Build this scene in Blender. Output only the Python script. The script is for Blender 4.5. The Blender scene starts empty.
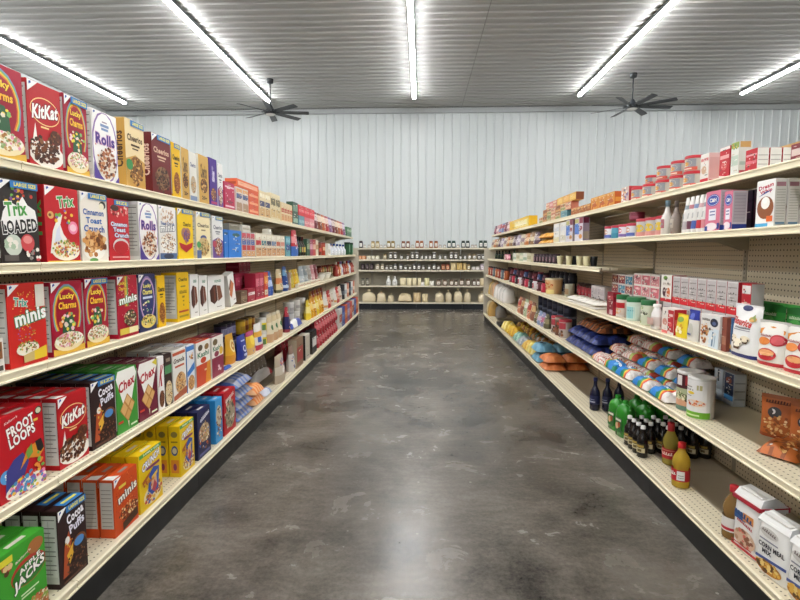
import bpy, math, random
from math import pi, sin, cos, tan, atan, radians
from mathutils import Vector, Matrix

random.seed(7)
SC = bpy.context.scene
COL = SC.collection

# ------------------------------------------------------------------ camera numbers
F = 530.0
PITCH = atan(47 / F)
YAW = atan(21 / F * cos(PITCH))
EYE = 1.5
cp, sp, cy_, sy_ = cos(PITCH), sin(PITCH), cos(YAW), sin(YAW)


def y_at(px, X, Z):
    """distance down the aisle at which a line (X, *, Z) crosses picture column px"""
    k = (px - 400) / F
    dz = Z - EYE
    # X*cy + y*sy = k*((-X*sy + y*cy)*cp - dz*sp)
    return (k * (-X * sy_ * cp - dz * sp) - X * cy_) / (sy_ - k * cy_ * cp)


def x_at(px, y, Z):
    k = (px - 400) / F
    dz = Z - EYE
    return (k * (y * cy_ * cp - dz * sp) - y * sy_) / (cy_ + k * sy_ * cp)


# ------------------------------------------------------------------ materials
MATS = {}


def lin(c):
    return c / 12.92 if c <= 0.04045 else ((c + 0.055) / 1.055) ** 2.4


def rgb(h):
    h = h.lstrip('#')
    return tuple(lin(int(h[i:i + 2], 16) / 255) for i in (0, 2, 4))


FIN = {'c': (0.45, 0.0, 0.35), 'g': (0.22, 0.0, 0.5), 'm': (0.38, 0.0, 0.4), 'd': (0.8, 0.0, 0.2), 's': (0.3, 0.6, 0.5)}


def mat(key):
    """key '#rrggbb' or '#rrggbb|finish' : c card, g glossy film, m painted metal, d dull, s steel, t clear plastic"""
    if key in MATS:
        return MATS[key]
    hx, _, fin = key.partition('|')
    fin = fin or 'c'
    m = bpy.data.materials.new('surface_' + hx.strip('#') + '_' + fin)
    m.use_nodes = True
    nt = m.node_tree
    b = nt.nodes['Principled BSDF']
    col = rgb(hx) + (1,)
    if fin in 'to':
        b.inputs['Base Color'].default_value = col
        b.inputs['Roughness'].default_value = 0.12
        b.inputs['Transmission Weight'].default_value = 0.75 if fin == 't' else .55
        b.inputs['IOR'].default_value = 1.2
    else:
        r, me, spc = FIN[fin]
        b.inputs['Metallic'].default_value = me
        b.inputs['Specular IOR Level'].default_value = spc
        n = nt.nodes.new('ShaderNodeTexNoise')
        n.inputs['Scale'].default_value = 14
        n.inputs['Detail'].default_value = 2
        tc = nt.nodes.new('ShaderNodeTexCoord')
        nt.links.new(tc.outputs['Object'], n.inputs['Vector'])
        mr = nt.nodes.new('ShaderNodeMapRange')
        mr.inputs['To Min'].default_value = max(.05, r - .07)
        mr.inputs['To Max'].default_value = r + .07
        nt.links.new(n.outputs['Fac'], mr.inputs['Value'])
        nt.links.new(mr.outputs['Result'], b.inputs['Roughness'])
        b.inputs['Base Color'].default_value = col
    MATS[key] = m
    return m


# ------------------------------------------------------------------ lettering
TXT = {}


def text_tris(s, off):
    k = (s, off)
    if k in TXT:
        return TXT[k]
    cu = bpy.data.curves.new('lettering', 'FONT')
    cu.body = s
    cu.size = 1
    cu.offset = off
    cu.resolution_u = 2
    cu.fill_mode = 'FRONT'
    cu.space_character = 1.07
    ob = bpy.data.objects.new('lettering', cu)
    me = bpy.data.meshes.new_from_object(ob)
    vs = [(v.co.x, v.co.y) for v in me.vertices]
    fs = [tuple(p.vertices) for p in me.polygons]
    # keep faces looking towards +z
    out = []
    for f in fs:
        a = 0
        for i in range(len(f)):
            x0, y0 = vs[f[i]]
            x1, y1 = vs[f[(i + 1) % len(f)]]
            a += x0 * y1 - x1 * y0
        out.append(f if a > 0 else tuple(reversed(f)))
    bpy.data.objects.remove(ob)
    bpy.data.curves.remove(cu)
    bpy.data.meshes.remove(me)
    if off == 0.036:
        xs = [v[0] for v in vs] or [0, 1]
        ys = [v[1] for v in vs] or [0, 1]
        bb = (min(xs), max(xs), min(ys), max(ys))
    else:
        bb = None
    TXT[k] = (vs, out, bb)
    return TXT[k]


# ------------------------------------------------------------------ mesh builder
class PK:
    def __init__(s):
        s.v, s.f, s.c, s.sm = [], [], [], []
        s.lay = {}

    def add(s, vs, fs, col, smooth=False):
        b = len(s.v)
        s.v.extend(vs)
        for i, f in enumerate(fs):
            s.f.append(tuple(b + j for j in f))
            s.c.append(col if isinstance(col, str) else col[i])
            s.sm.append(smooth)

    def box(s, x0, x1, y0, y1, z0, z1, col, top=None, bot=None, bev=0):
        if bev:
            # chamfered long edges: octagon outline extruded in z with slightly inset caps
            def ring(z, i):
                b = bev + i
                return [(x0 + b, y0 + i, z), (x1 - b, y0 + i, z), (x1 - i, y0 + b, z), (x1 - i, y1 - b, z),
                        (x1 - b, y1 - i, z), (x0 + b, y1 - i, z), (x0 + i, y1 - b, z), (x0 + i, y0 + b, z)]
            rs = [ring(z0, bev * .6), ring(z0 + bev, 0), ring(z1 - bev, 0), ring(z1, bev * .6)]
            vs = [p for r in rs for p in r]
            fs, cs = [tuple(range(7, -1, -1))], [bot or col]
            for k in range(3):
                for i in range(8):
                    j = (i + 1) % 8
                    fs.append((k * 8 + i, k * 8 + j, k * 8 + 8 + j, k * 8 + 8 + i))
                    cs.append(col)
            fs.append(tuple(range(24, 32)))
            cs.append(top or col)
            s.add(vs, fs, cs)
            return
        vs = [(x0, y0, z0), (x1, y0, z0), (x1, y1, z0), (x0, y1, z0), (x0, y0, z1), (x1, y0, z1), (x1, y1, z1), (x0, y1, z1)]
        s.add(vs, [(0, 3, 2, 1), (4, 5, 6, 7), (0, 1, 5, 4), (1, 2, 6, 5), (2, 3, 7, 6), (3, 0, 4, 7)],
              [bot or col, top or col, col, col, col, col])

    def prism(s, prof, y0, y1, col):
        """closed outline in (x,z), extruded along y"""
        n = len(prof)
        vs = [(p[0], y0, p[1]) for p in prof] + [(p[0], y1, p[1]) for p in prof]
        fs = [tuple(range(n)), tuple(range(2 * n - 1, n - 1, -1))]
        for i in range(n):
            j = (i + 1) % n
            fs.append((j, i, n + i, n + j))
        s.add(vs, fs, col)

    def lathe(s, prof, col, n=16, cx=0, cy=0, sx=1, sy=1, pw=2.0, smooth=True):
        """prof [(r,z)...]; col a key or one per segment; pw > 2 squares the outline"""
        vs, fs, cs = [], [], []
        for r, z in prof:
            for i in range(n):
                a = 2 * pi * i / n + pi / n
                c, d = cos(a), sin(a)
                k = (abs(c) ** pw + abs(d) ** pw) ** (-1 / pw) if pw != 2 else 1
                vs.append((cx + r * c * k * sx, cy + r * d * k * sy, z))
        m = len(prof)
        for k in range(m - 1):
            for i in range(n):
                j = (i + 1) % n
                fs.append((k * n + i, k * n + j, k * n + n + j, k * n + n + i))
                cs.append(col if isinstance(col, str) else col[k])
        s.add(vs, fs, cs, smooth)
        c0 = col if isinstance(col, str) else col[0]
        c1 = col if isinstance(col, str) else col[-1]
        if prof[0][0] > 1e-6:
            s.add(vs[:n], [tuple(range(n - 1, -1, -1))], c0)
        if prof[-1][0] > 1e-6:
            s.add(vs[-n:], [tuple(range(n))], c1)

    def tube(s, pts, r, col, n=8):
        vs, fs = [], []
        P = [Vector(p) for p in pts]
        for i, p in enumerate(P):
            t = (P[min(i + 1, len(P) - 1)] - P[max(i - 1, 0)]).normalized()
            a = t.orthogonal().normalized() if abs(t.z) > .9 else t.cross(Vector((0, 0, 1))).normalized()
            b = t.cross(a)
            for k in range(n):
                q = p + r * (cos(2 * pi * k / n) * a + sin(2 * pi * k / n) * b)
                vs.append(tuple(q))
        for i in range(len(P) - 1):
            for k in range(n):
                l = (k + 1) % n
                fs.append((i * n + k, i * n + l, i * n + n + l, i * n + n + k))
        fs.append(tuple(range(n - 1, -1, -1)))
        fs.append(tuple(range((len(P) - 1) * n, len(P) * n)))
        s.add(vs, fs, col, True)

    def grid(s, fn, nu, nv, col, smooth=True, flip=False):
        """fn(u,v) in 0..1; col key or fn(u,v)"""
        vs = [fn(i / nu, j / nv) for j in range(nv + 1) for i in range(nu + 1)]
        fs, cs = [], []
        for j in range(nv):
            for i in range(nu):
                a = j * (nu + 1) + i
                q = (a, a + 1, a + nu + 2, a + nu + 1)
                fs.append(tuple(reversed(q)) if flip else q)
                cs.append(col if isinstance(col, str) else col((i + .5) / nu, (j + .5) / nv))
        s.add(vs, fs, cs, smooth)

    # -------------------------------------------------------------- printing on a surface
    def draw(s, surf, W, H, ops, key='f', step=0.00022):
        for op in ops:
            s.lay[key] = s.lay.get(key, 0) + 1
            o = s.lay[key] * step
            k = op[0]
            if k == 'R':
                _, u0, v0, u1, v1, c = op
                n = max(1, int((u1 - u0) * surf.nu))
                for i in range(n):
                    a, b = u0 + (u1 - u0) * i / n, u0 + (u1 - u0) * (i + 1) / n
                    m = max(1, int((v1 - v0) * surf.nv))
                    for j in range(m):
                        e, f = v0 + (v1 - v0) * j / m, v0 + (v1 - v0) * (j + 1) / m
                        s.add([surf(a, e, o), surf(b, e, o), surf(b, f, o), surf(a, f, o)], [(0, 1, 2, 3)], c)
            elif k == 'P':
                s.add([surf(u, v, o) for u, v in op[1]], [tuple(range(len(op[1])))], op[2])
            elif k == 'E':
                _, u, v, ru, rv, c = op[:6]
                n = op[6] if len(op) > 6 else 18
                vs = [surf(u, v, o)] + [surf(u + ru * cos(2 * pi * i / n), v + rv * sin(2 * pi * i / n), o) for i in range(n)]
                s.add(vs, [(0, 1 + i, 1 + (i + 1) % n) for i in range(n)], c)
            elif k == 'T':
                _, t, u, v, w, h, c = op[:7]
                outl = op[7] if len(op) > 7 else None
                rot = radians(op[8]) if len(op) > 8 else 0
                sh = op[9] if len(op) > 9 else 0
                _, _, bb = text_tris(t, 0.036)
                x0, x1, y0, y1 = bb
                kx, ky = w * W / max(1e-6, x1 - x0), h * H / max(1e-6, y1 - y0)
                mx, my = (x0 + x1) / 2, (y0 + y1) / 2
                for off, cc in (((0.085, outl),) if outl else ()) + ((0.036, c),):
                    tv, tf, _ = text_tris(t, off)
                    if cc is c and outl:
                        s.lay[key] += 1
                        o = s.lay[key] * step
                    vs = []
                    for x, y in tv:
                        X, Y = (x - mx) * kx, (y - my) * ky
                        X += sh * Y
                        X, Y = X * cos(rot) - Y * sin(rot), X * sin(rot) + Y * cos(rot)
                        vs.append(surf(u + X / W, v + Y / H, o))
                    s.add(vs, tf, cc)
            elif k == 'S':
                # writing too small to read: a run of short strokes
                _, u, v, w, h, c = op[:6]
                slope = op[6] if len(op) > 6 else 0
                n = max(4, int(w * W / max(.004, h * H * .55)))
                for i in range(n):
                    a = u - w / 2 + w * i / n
                    t = v + slope * (a - u)
                    q = random.uniform(.5, 1) * h / 2
                    e = w / n * .55
                    s.add([surf(a, t - h * .35, o), surf(a + e, t - h * .35, o), surf(a + e * 1.3, t + q, o), surf(a + e * .3, t + q, o)], [(0, 1, 2, 3)], c)
                    s.add([surf(a, t - h * .35, o + 2e-5), surf(a + w / n, t - h * .35, o + 2e-5), surf(a + w / n, t - h * .2, o + 2e-5), surf(a, t - h * .2, o + 2e-5)], [(0, 1, 2, 3)], c)
            elif k == 'B':
                _, u, v, ru, rv, n, cols, size = op
                for i in range(n):
                    a, r = random.random() * 2 * pi, math.sqrt(random.random())
                    bu, bv = u + ru * r * cos(a), v + rv * r * sin(a)
                    z = size * W * random.uniform(.7, 1.2)
                    m = random.choice((5, 6, 7))
                    st = random.random() * 6
                    q = random.uniform(.6, 1)
                    s.add([surf(bu + z * cos(st + 2 * pi * j / m) / W, bv + q * z * sin(st + 2 * pi * j / m) / H, o + i * 1e-5) for j in range(m)],
                          [tuple(range(m))], random.choice(cols))
                s.lay[key] += 3

    def mesh(s, name):
        me = bpy.data.meshes.new(name)
        me.from_pydata(s.v, [], s.f)
        keys = []
        for c in s.c:
            if c not in keys:
                keys.append(c)
        for k in keys:
            me.materials.append(mat(k))
        ix = {k: i for i, k in enumerate(keys)}
        me.polygons.foreach_set('material_index', [ix[c] for c in s.c])
        me.polygons.foreach_set('use_smooth', s.sm)
        me.update()
        return me


class Surf:
    def __init__(s, fn, nu=1, nv=1):
        s.fn, s.nu, s.nv = fn, nu, nv

    def __call__(s, u, v, o):
        return s.fn(u, v, o)


def k01(t):
    return min(.995, max(.005, t))


def box_surfs(w, d, h):
    return {
        'front': (Surf(lambda u, v, o: (-w / 2 + k01(u) * w, -d / 2 - o, k01(v) * h)), w, h),
        'lft': (Surf(lambda u, v, o: (-w / 2 - o, d / 2 - k01(u) * d, k01(v) * h)), d, h),
        'rgt': (Surf(lambda u, v, o: (w / 2 + o, -d / 2 + k01(u) * d, k01(v) * h)), d, h),
        'top': (Surf(lambda u, v, o: (-w / 2 + u * w, -d / 2 + v * d, h + o)), w, d)}


def cyl_surf(r, z0, z1, a0=-1.2, a1=1.2, rz=None):
    """front of a can: u runs left to right as seen from -y"""
    def fn(u, v, o):
        a = a0 + (a1 - a0) * u
        rr = (rz(v) if rz else r) + o
        return (rr * sin(a), -rr * cos(a), z0 + (z1 - z0) * v)
    return Surf(fn, nu=10), r * (a1 - a0), z1 - z0


# ------------------------------------------------------------------ objects
def link(name, me, parent=None):
    o = bpy.data.objects.new(name, me)
    COL.objects.link(o)
    if parent:
        o.parent = parent
    return o


def tree(name, parts, parent=None):
    """parts: (mesh, [(child_name, mesh_or_tuple, ...)])"""
    me, kids = parts
    o = link(name, me, parent)
    for kn, kp in kids:
        tree(kn, kp if isinstance(kp, tuple) else (kp, []), o)
    return o


def dup(o, parent=None):
    c = o.copy()
    COL.objects.link(c)
    c.parent = parent
    for k in o.children:
        dup(k, c)
    return c


LABELS = {}


def tag(o, label, cat, group=None):
    o['label'] = label
    o['category'] = cat
    if group:
        o['group'] = group
    LABELS.setdefault(label.lower(), []).append((o.name, group))
    n = len(label.split())
    if n > 16 or n < 4:
        print('LABEL LENGTH', n, label)
    return o


def struct(o):
    o['kind'] = 'structure'
    return o


ORD = ('first second third fourth fifth sixth seventh eighth ninth tenth eleventh twelfth thirteenth fourteenth fifteenth '
       'sixteenth seventeenth eighteenth nineteenth twentieth').split()
NUM = 'zero one two three four five six seven eight nine ten eleven twelve thirteen fourteen fifteen sixteen'.split()
# ------------------------------------------------------------------ special surfaces
def node_mat(name):
    m = bpy.data.materials.new(name)
    m.use_nodes = True
    nt = m.node_tree
    return m, nt, nt.nodes['Principled BSDF']


def N(nt, t, **kw):
    n = nt.nodes.new(t)
    for k, v in kw.items():
        setattr(n, k, v)
    return n


def mth(nt, op, a, b=None):
    n = nt.nodes.new('ShaderNodeMath')
    n.operation = op
    for i, x in enumerate((a, b)):
        if x is None:
            continue
        if isinstance(x, (int, float)):
            n.inputs[i].default_value = x
        else:
            nt.links.new(x, n.inputs[i])
    return n.outputs[0]


def hole_mat(name, base, hole, p, q, rad, axes, rough=.45, stagger=False):
    """sheet steel punched with rows of small round holes"""
    m, nt, b = node_mat(name)
    tc = N(nt, 'ShaderNodeTexCoord')
    sx = N(nt, 'ShaderNodeSeparateXYZ')
    nt.links.new(tc.outputs['Object'], sx.inputs[0])
    a, c = sx.outputs[axes[0]], sx.outputs[axes[1]]
    c1 = mth(nt, 'DIVIDE', c, q)
    a1 = mth(nt, 'DIVIDE', a, p)
    if stagger:
        row = mth(nt, 'MODULO', mth(nt, 'ABSOLUTE', mth(nt, 'FLOOR', c1)), 2)
        a1 = mth(nt, 'ADD', a1, mth(nt, 'MULTIPLY', row, .5))
    fa = mth(nt, 'MULTIPLY', mth(nt, 'SUBTRACT', mth(nt, 'FRACT', a1), .5), p)
    fc = mth(nt, 'MULTIPLY', mth(nt, 'SUBTRACT', mth(nt, 'FRACT', c1), .5), q)
    d = mth(nt, 'SQRT', mth(nt, 'ADD', mth(nt, 'MULTIPLY', fa, fa), mth(nt, 'MULTIPLY', fc, fc)))
    h = mth(nt, 'LESS_THAN', d, rad)
    mx = N(nt, 'ShaderNodeMix', data_type='RGBA')
    nt.links.new(h, mx.inputs['Factor'])
    mx.inputs['A'].default_value = rgb(base) + (1,)
    mx.inputs['B'].default_value = rgb(hole) + (1,)
    nt.links.new(mx.outputs['Result'], b.inputs['Base Color'])
    b.inputs['Roughness'].default_value = rough
    return m


M_PEG = hole_mat('pegboard_steel', '#d2c4a8', '#40382c', .026, .03, .0045, (1, 2))
M_PERF = hole_mat('perforated_steel', '#d6cbb0', '#5f5642', .0254, .034, .0042, (1, 0), stagger=True)
M_SHELF = mat('#c2b8a4|m')
M_RAIL = mat('#d9d0ba|m')
M_PAN = mat('#9d9484|m')
M_KICK = mat('#131313|m')


def floor_material():
    m, nt, b = node_mat('polished_concrete')
    tc = N(nt, 'ShaderNodeTexCoord')

    def noise(sc, det, rough=.6, dist=0):
        n = N(nt, 'ShaderNodeTexNoise')
        n.inputs['Scale'].default_value = sc
        n.inputs['Detail'].default_value = det
        n.inputs['Roughness'].default_value = rough
        n.inputs['Distortion'].default_value = dist
        nt.links.new(tc.outputs['Object'], n.inputs['Vector'])
        return n.outputs['Fac']
    big, mid, fine = noise(.9, 3, .55, .4), noise(3.2, 6, .62, .5), noise(45, 6, .75)
    mix = mth(nt, 'ADD', mth(nt, 'ADD', mth(nt, 'MULTIPLY', big, .5), mth(nt, 'MULTIPLY', mid, .38)), mth(nt, 'MULTIPLY', fine, .3))
    cr = N(nt, 'ShaderNodeValToRGB')
    e = cr.color_ramp.elements
    e[0].position, e[0].color = .44, rgb('#2b2824') + (1,)
    e[1].position, e[1].color = .98, rgb('#a89f93') + (1,)
    nt.links.new(mix, cr.inputs[0])
    # trowel swirls: short arcs about scattered centres
    vo = N(nt, 'ShaderNodeTexVoronoi', voronoi_dimensions='2D')
    vo.inputs['Scale'].default_value = 1.1
    nt.links.new(tc.outputs['Object'], vo.inputs['Vector'])
    sb = N(nt, 'ShaderNodeVectorMath', operation='SUBTRACT')
    nt.links.new(tc.outputs['Object'], sb.inputs[0])
    nt.links.new(vo.outputs['Position'], sb.inputs[1])
    w = N(nt, 'ShaderNodeTexWave', wave_type='RINGS')
    w.inputs['Scale'].default_value = 4.2
    w.inputs['Distortion'].default_value = 9
    w.inputs['Detail'].default_value = 3
    w.inputs['Detail Scale'].default_value = 1.2
    nt.links.new(sb.outputs[0], w.inputs['Vector'])
    mx = N(nt, 'ShaderNodeMix', data_type='RGBA', blend_type='OVERLAY')
    mx.inputs['Factor'].default_value = .07
    nt.links.new(cr.outputs[0], mx.inputs['A'])
    nt.links.new(w.outputs['Color'], mx.inputs['B'])
    # dried paint drips
    v = N(nt, 'ShaderNodeTexVoronoi', voronoi_dimensions='2D')
    v.inputs['Scale'].default_value = 3
    nt.links.new(tc.outputs['Object'], v.inputs['Vector'])
    sc = N(nt, 'ShaderNodeSeparateColor')
    nt.links.new(v.outputs['Color'], sc.inputs[0])
    spot = mth(nt, 'LESS_THAN', v.outputs['Distance'], mth(nt, 'MULTIPLY', mth(nt, 'SUBTRACT', sc.outputs[0], .62), .07))
    m2 = N(nt, 'ShaderNodeMix', data_type='RGBA')
    nt.links.new(mth(nt, 'MULTIPLY', spot, .55), m2.inputs['Factor'])
    nt.links.new(mx.outputs['Result'], m2.inputs['A'])
    m2.inputs['B'].default_value = rgb('#b5b1a6') + (1,)
    nt.links.new(m2.outputs['Result'], b.inputs['Base Color'])
    rr = N(nt, 'ShaderNodeMapRange')
    rr.inputs['To Min'].default_value = .17
    rr.inputs['To Max'].default_value = .34
    nt.links.new(mid, rr.inputs['Value'])
    nt.links.new(rr.outputs['Result'], b.inputs['Roughness'])
    b.inputs['Specular IOR Level'].default_value = .5
    bp = N(nt, 'ShaderNodeBump')
    bp.inputs['Strength'].default_value = .06
    bp.inputs['Distance'].default_value = .01
    nt.links.new(fine, bp.inputs['Height'])
    nt.links.new(bp.outputs['Normal'], b.inputs['Normal'])
    return m


def emit_mat(name, col, st):
    m = bpy.data.materials.new(name)
    m.use_nodes = True
    nt = m.node_tree
    nt.nodes.remove(nt.nodes['Principled BSDF'])
    e = nt.nodes.new('ShaderNodeEmission')
    e.inputs[0].default_value = rgb(col) + (1,)
    e.inputs[1].default_value = st
    nt.links.new(e.outputs[0], nt.nodes['Material Output'].inputs[0])
    return m


# ------------------------------------------------------------------ room
CEIL = 5.43
YB = 14.78
XL, XR, YN = -8.75, 11.2, -7.5


def ribbed(length, width, z0, flipn):
    """corrugated steel: profile repeats along the first axis, flat sheet elsewhere; returns (verts in (a,b,h), faces)"""
    p = .2286
    n = int(width / p) + 1
    prof = []
    for i in range(n):
        a = i * p
        prof += [(a, 0), (a + .085, 0), (a + .09, .003), (a + .1, .003), (a + .105, 0), (a + .172, 0), (a + .19, .027), (a + .208, .027), (a + .2255, 0)]
    vs = [(a, 0, h) for a, h in prof] + [(a, length, h) for a, h in prof]
    m = len(prof)
    fs = [(i, i + 1, m + i + 1, m + i) for i in range(m - 1)]
    return vs, fs


def sheet(name, vs, fs, fn, key):
    b = PK()
    b.add([fn(*v) for v in vs], fs, key)
    return struct(link(name, b.mesh(name)))


b = PK()
b.add([(XL, YN, 0), (XR, YN, 0), (XR, YB, 0), (XL, YB, 0)], [(0, 1, 2, 3)], '#555555')
fl = struct(link('floor', b.mesh('floor')))
fl.data.materials.clear()
fl.data.materials.append(floor_material())

WALLC = '#c7cbcb|m'
CEILC = '#b1b1af|m'
vs, fs = ribbed(XR - XL, YB - YN, 0, 0)
sheet('ceiling', vs, fs, lambda a, l, h: (XL + l, YB - a, CEIL - h), CEILC)
vs, fs = ribbed(CEIL, XR - XL, 0, 0)
sheet('wall_back', vs, fs, lambda a, l, h: (XL + a, YB - h, l), WALLC)
vs, fs = ribbed(CEIL, YB - YN, 0, 0)
sheet('wall_left', vs, fs, lambda a, l, h: (XL + h, YN + a, l), WALLC)
sheet('wall_right', vs, fs, lambda a, l, h: (XR - h, YN + a, l), WALLC)
vs, fs = ribbed(CEIL, XR - XL, 0, 0)
sheet('wall_front', vs, fs, lambda a, l, h: (XL + a, YN + h, l), WALLC)
# steel angle where wall meets ceiling, and a lap seam in the ceiling sheets
b = PK()
b.box(XL, XR, YB - .05, YB - .03, CEIL - .15, CEIL - .03, '#b4b7b7|m')
b.box(XL, XR, YB - .09, YB - .03, CEIL - .165, CEIL - .15, '#a6a9a9|m')
struct(link('trim_1', b.mesh('trim_1')))
b = PK()
b.box(XL + .03, XL + .05, YN, YB - .1, CEIL - .15, CEIL - .03, '#b4b7b7|m')
struct(link('trim_2', b.mesh('trim_2')))
b = PK()
b.box(1.07, 1.085, YN + .1, YB - .1, CEIL - .031, CEIL - .026, '#8f8e8b|m')
struct(link('trim_3', b.mesh('trim_3')))

# ------------------------------------------------------------------ LED strip lights
M_LED = emit_mat('led_diffuser', '#fafbfb', 82.0)
LX = [-7.6, -3.88, -.18, 3.85, 7.72]
LE = [13.7, 13.75, 13.55, 13.5, 13.5]
LT = ['LED strip light by the wall above the cereal side', 'LED strip light beside the fan above the cereal side',
      'LED strip light over the middle of the aisle', 'LED strip light beside the fan above the baking side',
      'LED strip light beyond the baking-side fan, off towards the far room']
for x, ye, lb in zip(LX, LE, LT):
    b = PK()
    b.box(-.046, .046, -5.5, ye - .03, -.06, 0, '#6a6d6f|m')
    root = link('strip_light', b.mesh('strip_light_housing'))
    root.location = (x, 0, CEIL - .0275)
    tag(root, lb, 'ceiling light', 'ceiling strip lights')
    d = PK()
    pr = [(-.043, -.0605), (-.044, -.068), (-.034, -.09), (0, -.1), (.034, -.09), (.044, -.068), (.043, -.0605)]
    d.prism(list(reversed(pr)), -5.48, ye - .03, '#ffffff')
    me = d.mesh('strip_light_diffuser')
    me.materials.clear()
    me.materials.append(M_LED)
    link('diffuser', me, root)
    e = PK()
    e.box(-.049, .049, ye - .029, ye + .012, -.103, 0, '#c9ccce|m')
    link('end_cap', e.mesh('strip_light_cap'), root)


# ------------------------------------------------------------------ ceiling fans
def fan(x, y, drop, R, a0, label):
    K = '#23262a|m'
    b = PK()
    b.lathe([(.075, 0), (.078, -.02), (.07, -.085), (.03, -.1)][::-1], K, 20)
    root = link('ceiling_fan', b.mesh('fan_canopy'))
    root.location = (x, y, CEIL - .0275)
    tag(root, label, 'ceiling fan', 'ceiling fans')
    b = PK()
    b.tube([(0, 0, -.09), (0, 0, -drop + .1)], .014, K, 10)
    link('downrod', b.mesh('fan_downrod'), root)
    b = PK()
    b.lathe([(.035, -drop + .15), (.05, -drop + .12), (.085, -drop + .06), (.13, -drop + .03), (.135, -drop - .035), (.12, -drop - .05)][::-1], K, 24)
    link('motor_housing', b.mesh('fan_motor'), root)
    b = PK()
    b.lathe([(.02, -drop - .085), (.08, -drop - .075), (.112, -drop - .051)], '#e8e8e4|g', 20)
    o = link('light_cover', b.mesh('fan_light'), root)
    o['label'] = 'white round light cover under the fan motor'
    for k in range(8):
        a = a0 + k * pi / 4
        b = PK()
        tl = radians(-13)
        pts = []
        for r, w in ((.15, .05), (.22, .058), (.5, .066), (R - .02, .07), (R, .055)):
            pts.append((r, w))
        vs, fs = [], []
        for zz in (.004, -.004):
            for r, w in pts:
                for sgn in (-1, 1):
                    t, h = sgn * w * cos(tl), sgn * w * sin(tl)
                    vs.append((r * cos(a) - t * sin(a), r * sin(a) + t * cos(a), -drop + h + zz))
        n = len(pts)
        for i in range(n - 1):
            q = i * 2
            fs.append((q, q + 2, q + 3, q + 1))
            q2 = q + 2 * n
            fs.append((q2, q2 + 1, q2 + 3, q2 + 2))
            fs.append((q, q2, q2 + 2, q + 2))
            fs.append((q + 1, q + 3, q2 + 3, q2 + 1))
        fs.append((0, 1, 2 * n + 1, 2 * n))
        fs.append((2 * n - 2, 4 * n - 2, 4 * n - 1, 2 * n - 1))
        b.add(vs, fs, K)
        b.tube([(.1 * cos(a), .1 * sin(a), -drop), (.2 * cos(a), .2 * sin(a), -drop)], .016, K, 6)
        link('blade', b.mesh('fan_blade'), root)


fan(-3.42, 12.22, .72, .86, .16, 'black eight-blade ceiling fan over the cereal side')
fan(4.62, 12.15, .70, .90, .12, 'black eight-blade ceiling fan over the baking side')

# ------------------------------------------------------------------ gondola shelving
SEC = 1.2192
Y0 = 1.97
XB = 1.90          # face of the back panels
SH = {'L1': (-1, 1.50, 1.842), 'L2': (-1, 1.45, 1.462), 'L3': (-1, 1.445, 1.081), 'L4': (-1, 1.43, .620), 'L5': (-1, 1.376, .186),
      'RA': (1, 1.54, 1.885), 'RB': (1, 1.48, 1.611), 'RC': (1, 1.46, 1.378), 'RD': (1, 1.43, 1.024), 'RE': (1, 1.42, .6125), 'RF': (1, 1.38, .182)}
BZ = [1.634, 1.326, 1.046, .630, .190]     # back run, top to bottom
BY = [14.14, 14.12, 14.12, 14.10, 14.06]   # front edges


def shelf_meshes(dx, wid, tag_):
    """a shelf in local coords: front edge at x=0, back at x=dx (>0), along y 0..wid; top at z=0"""
    g = .002
    s = PK()
    s.box(.15, dx, g, wid - g, -.022, -.0005, '#b9af9b|m')
    s.box(.004, .15, g, wid - g, -.022, -.003, '#b9af9b|m')
    return s


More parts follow.
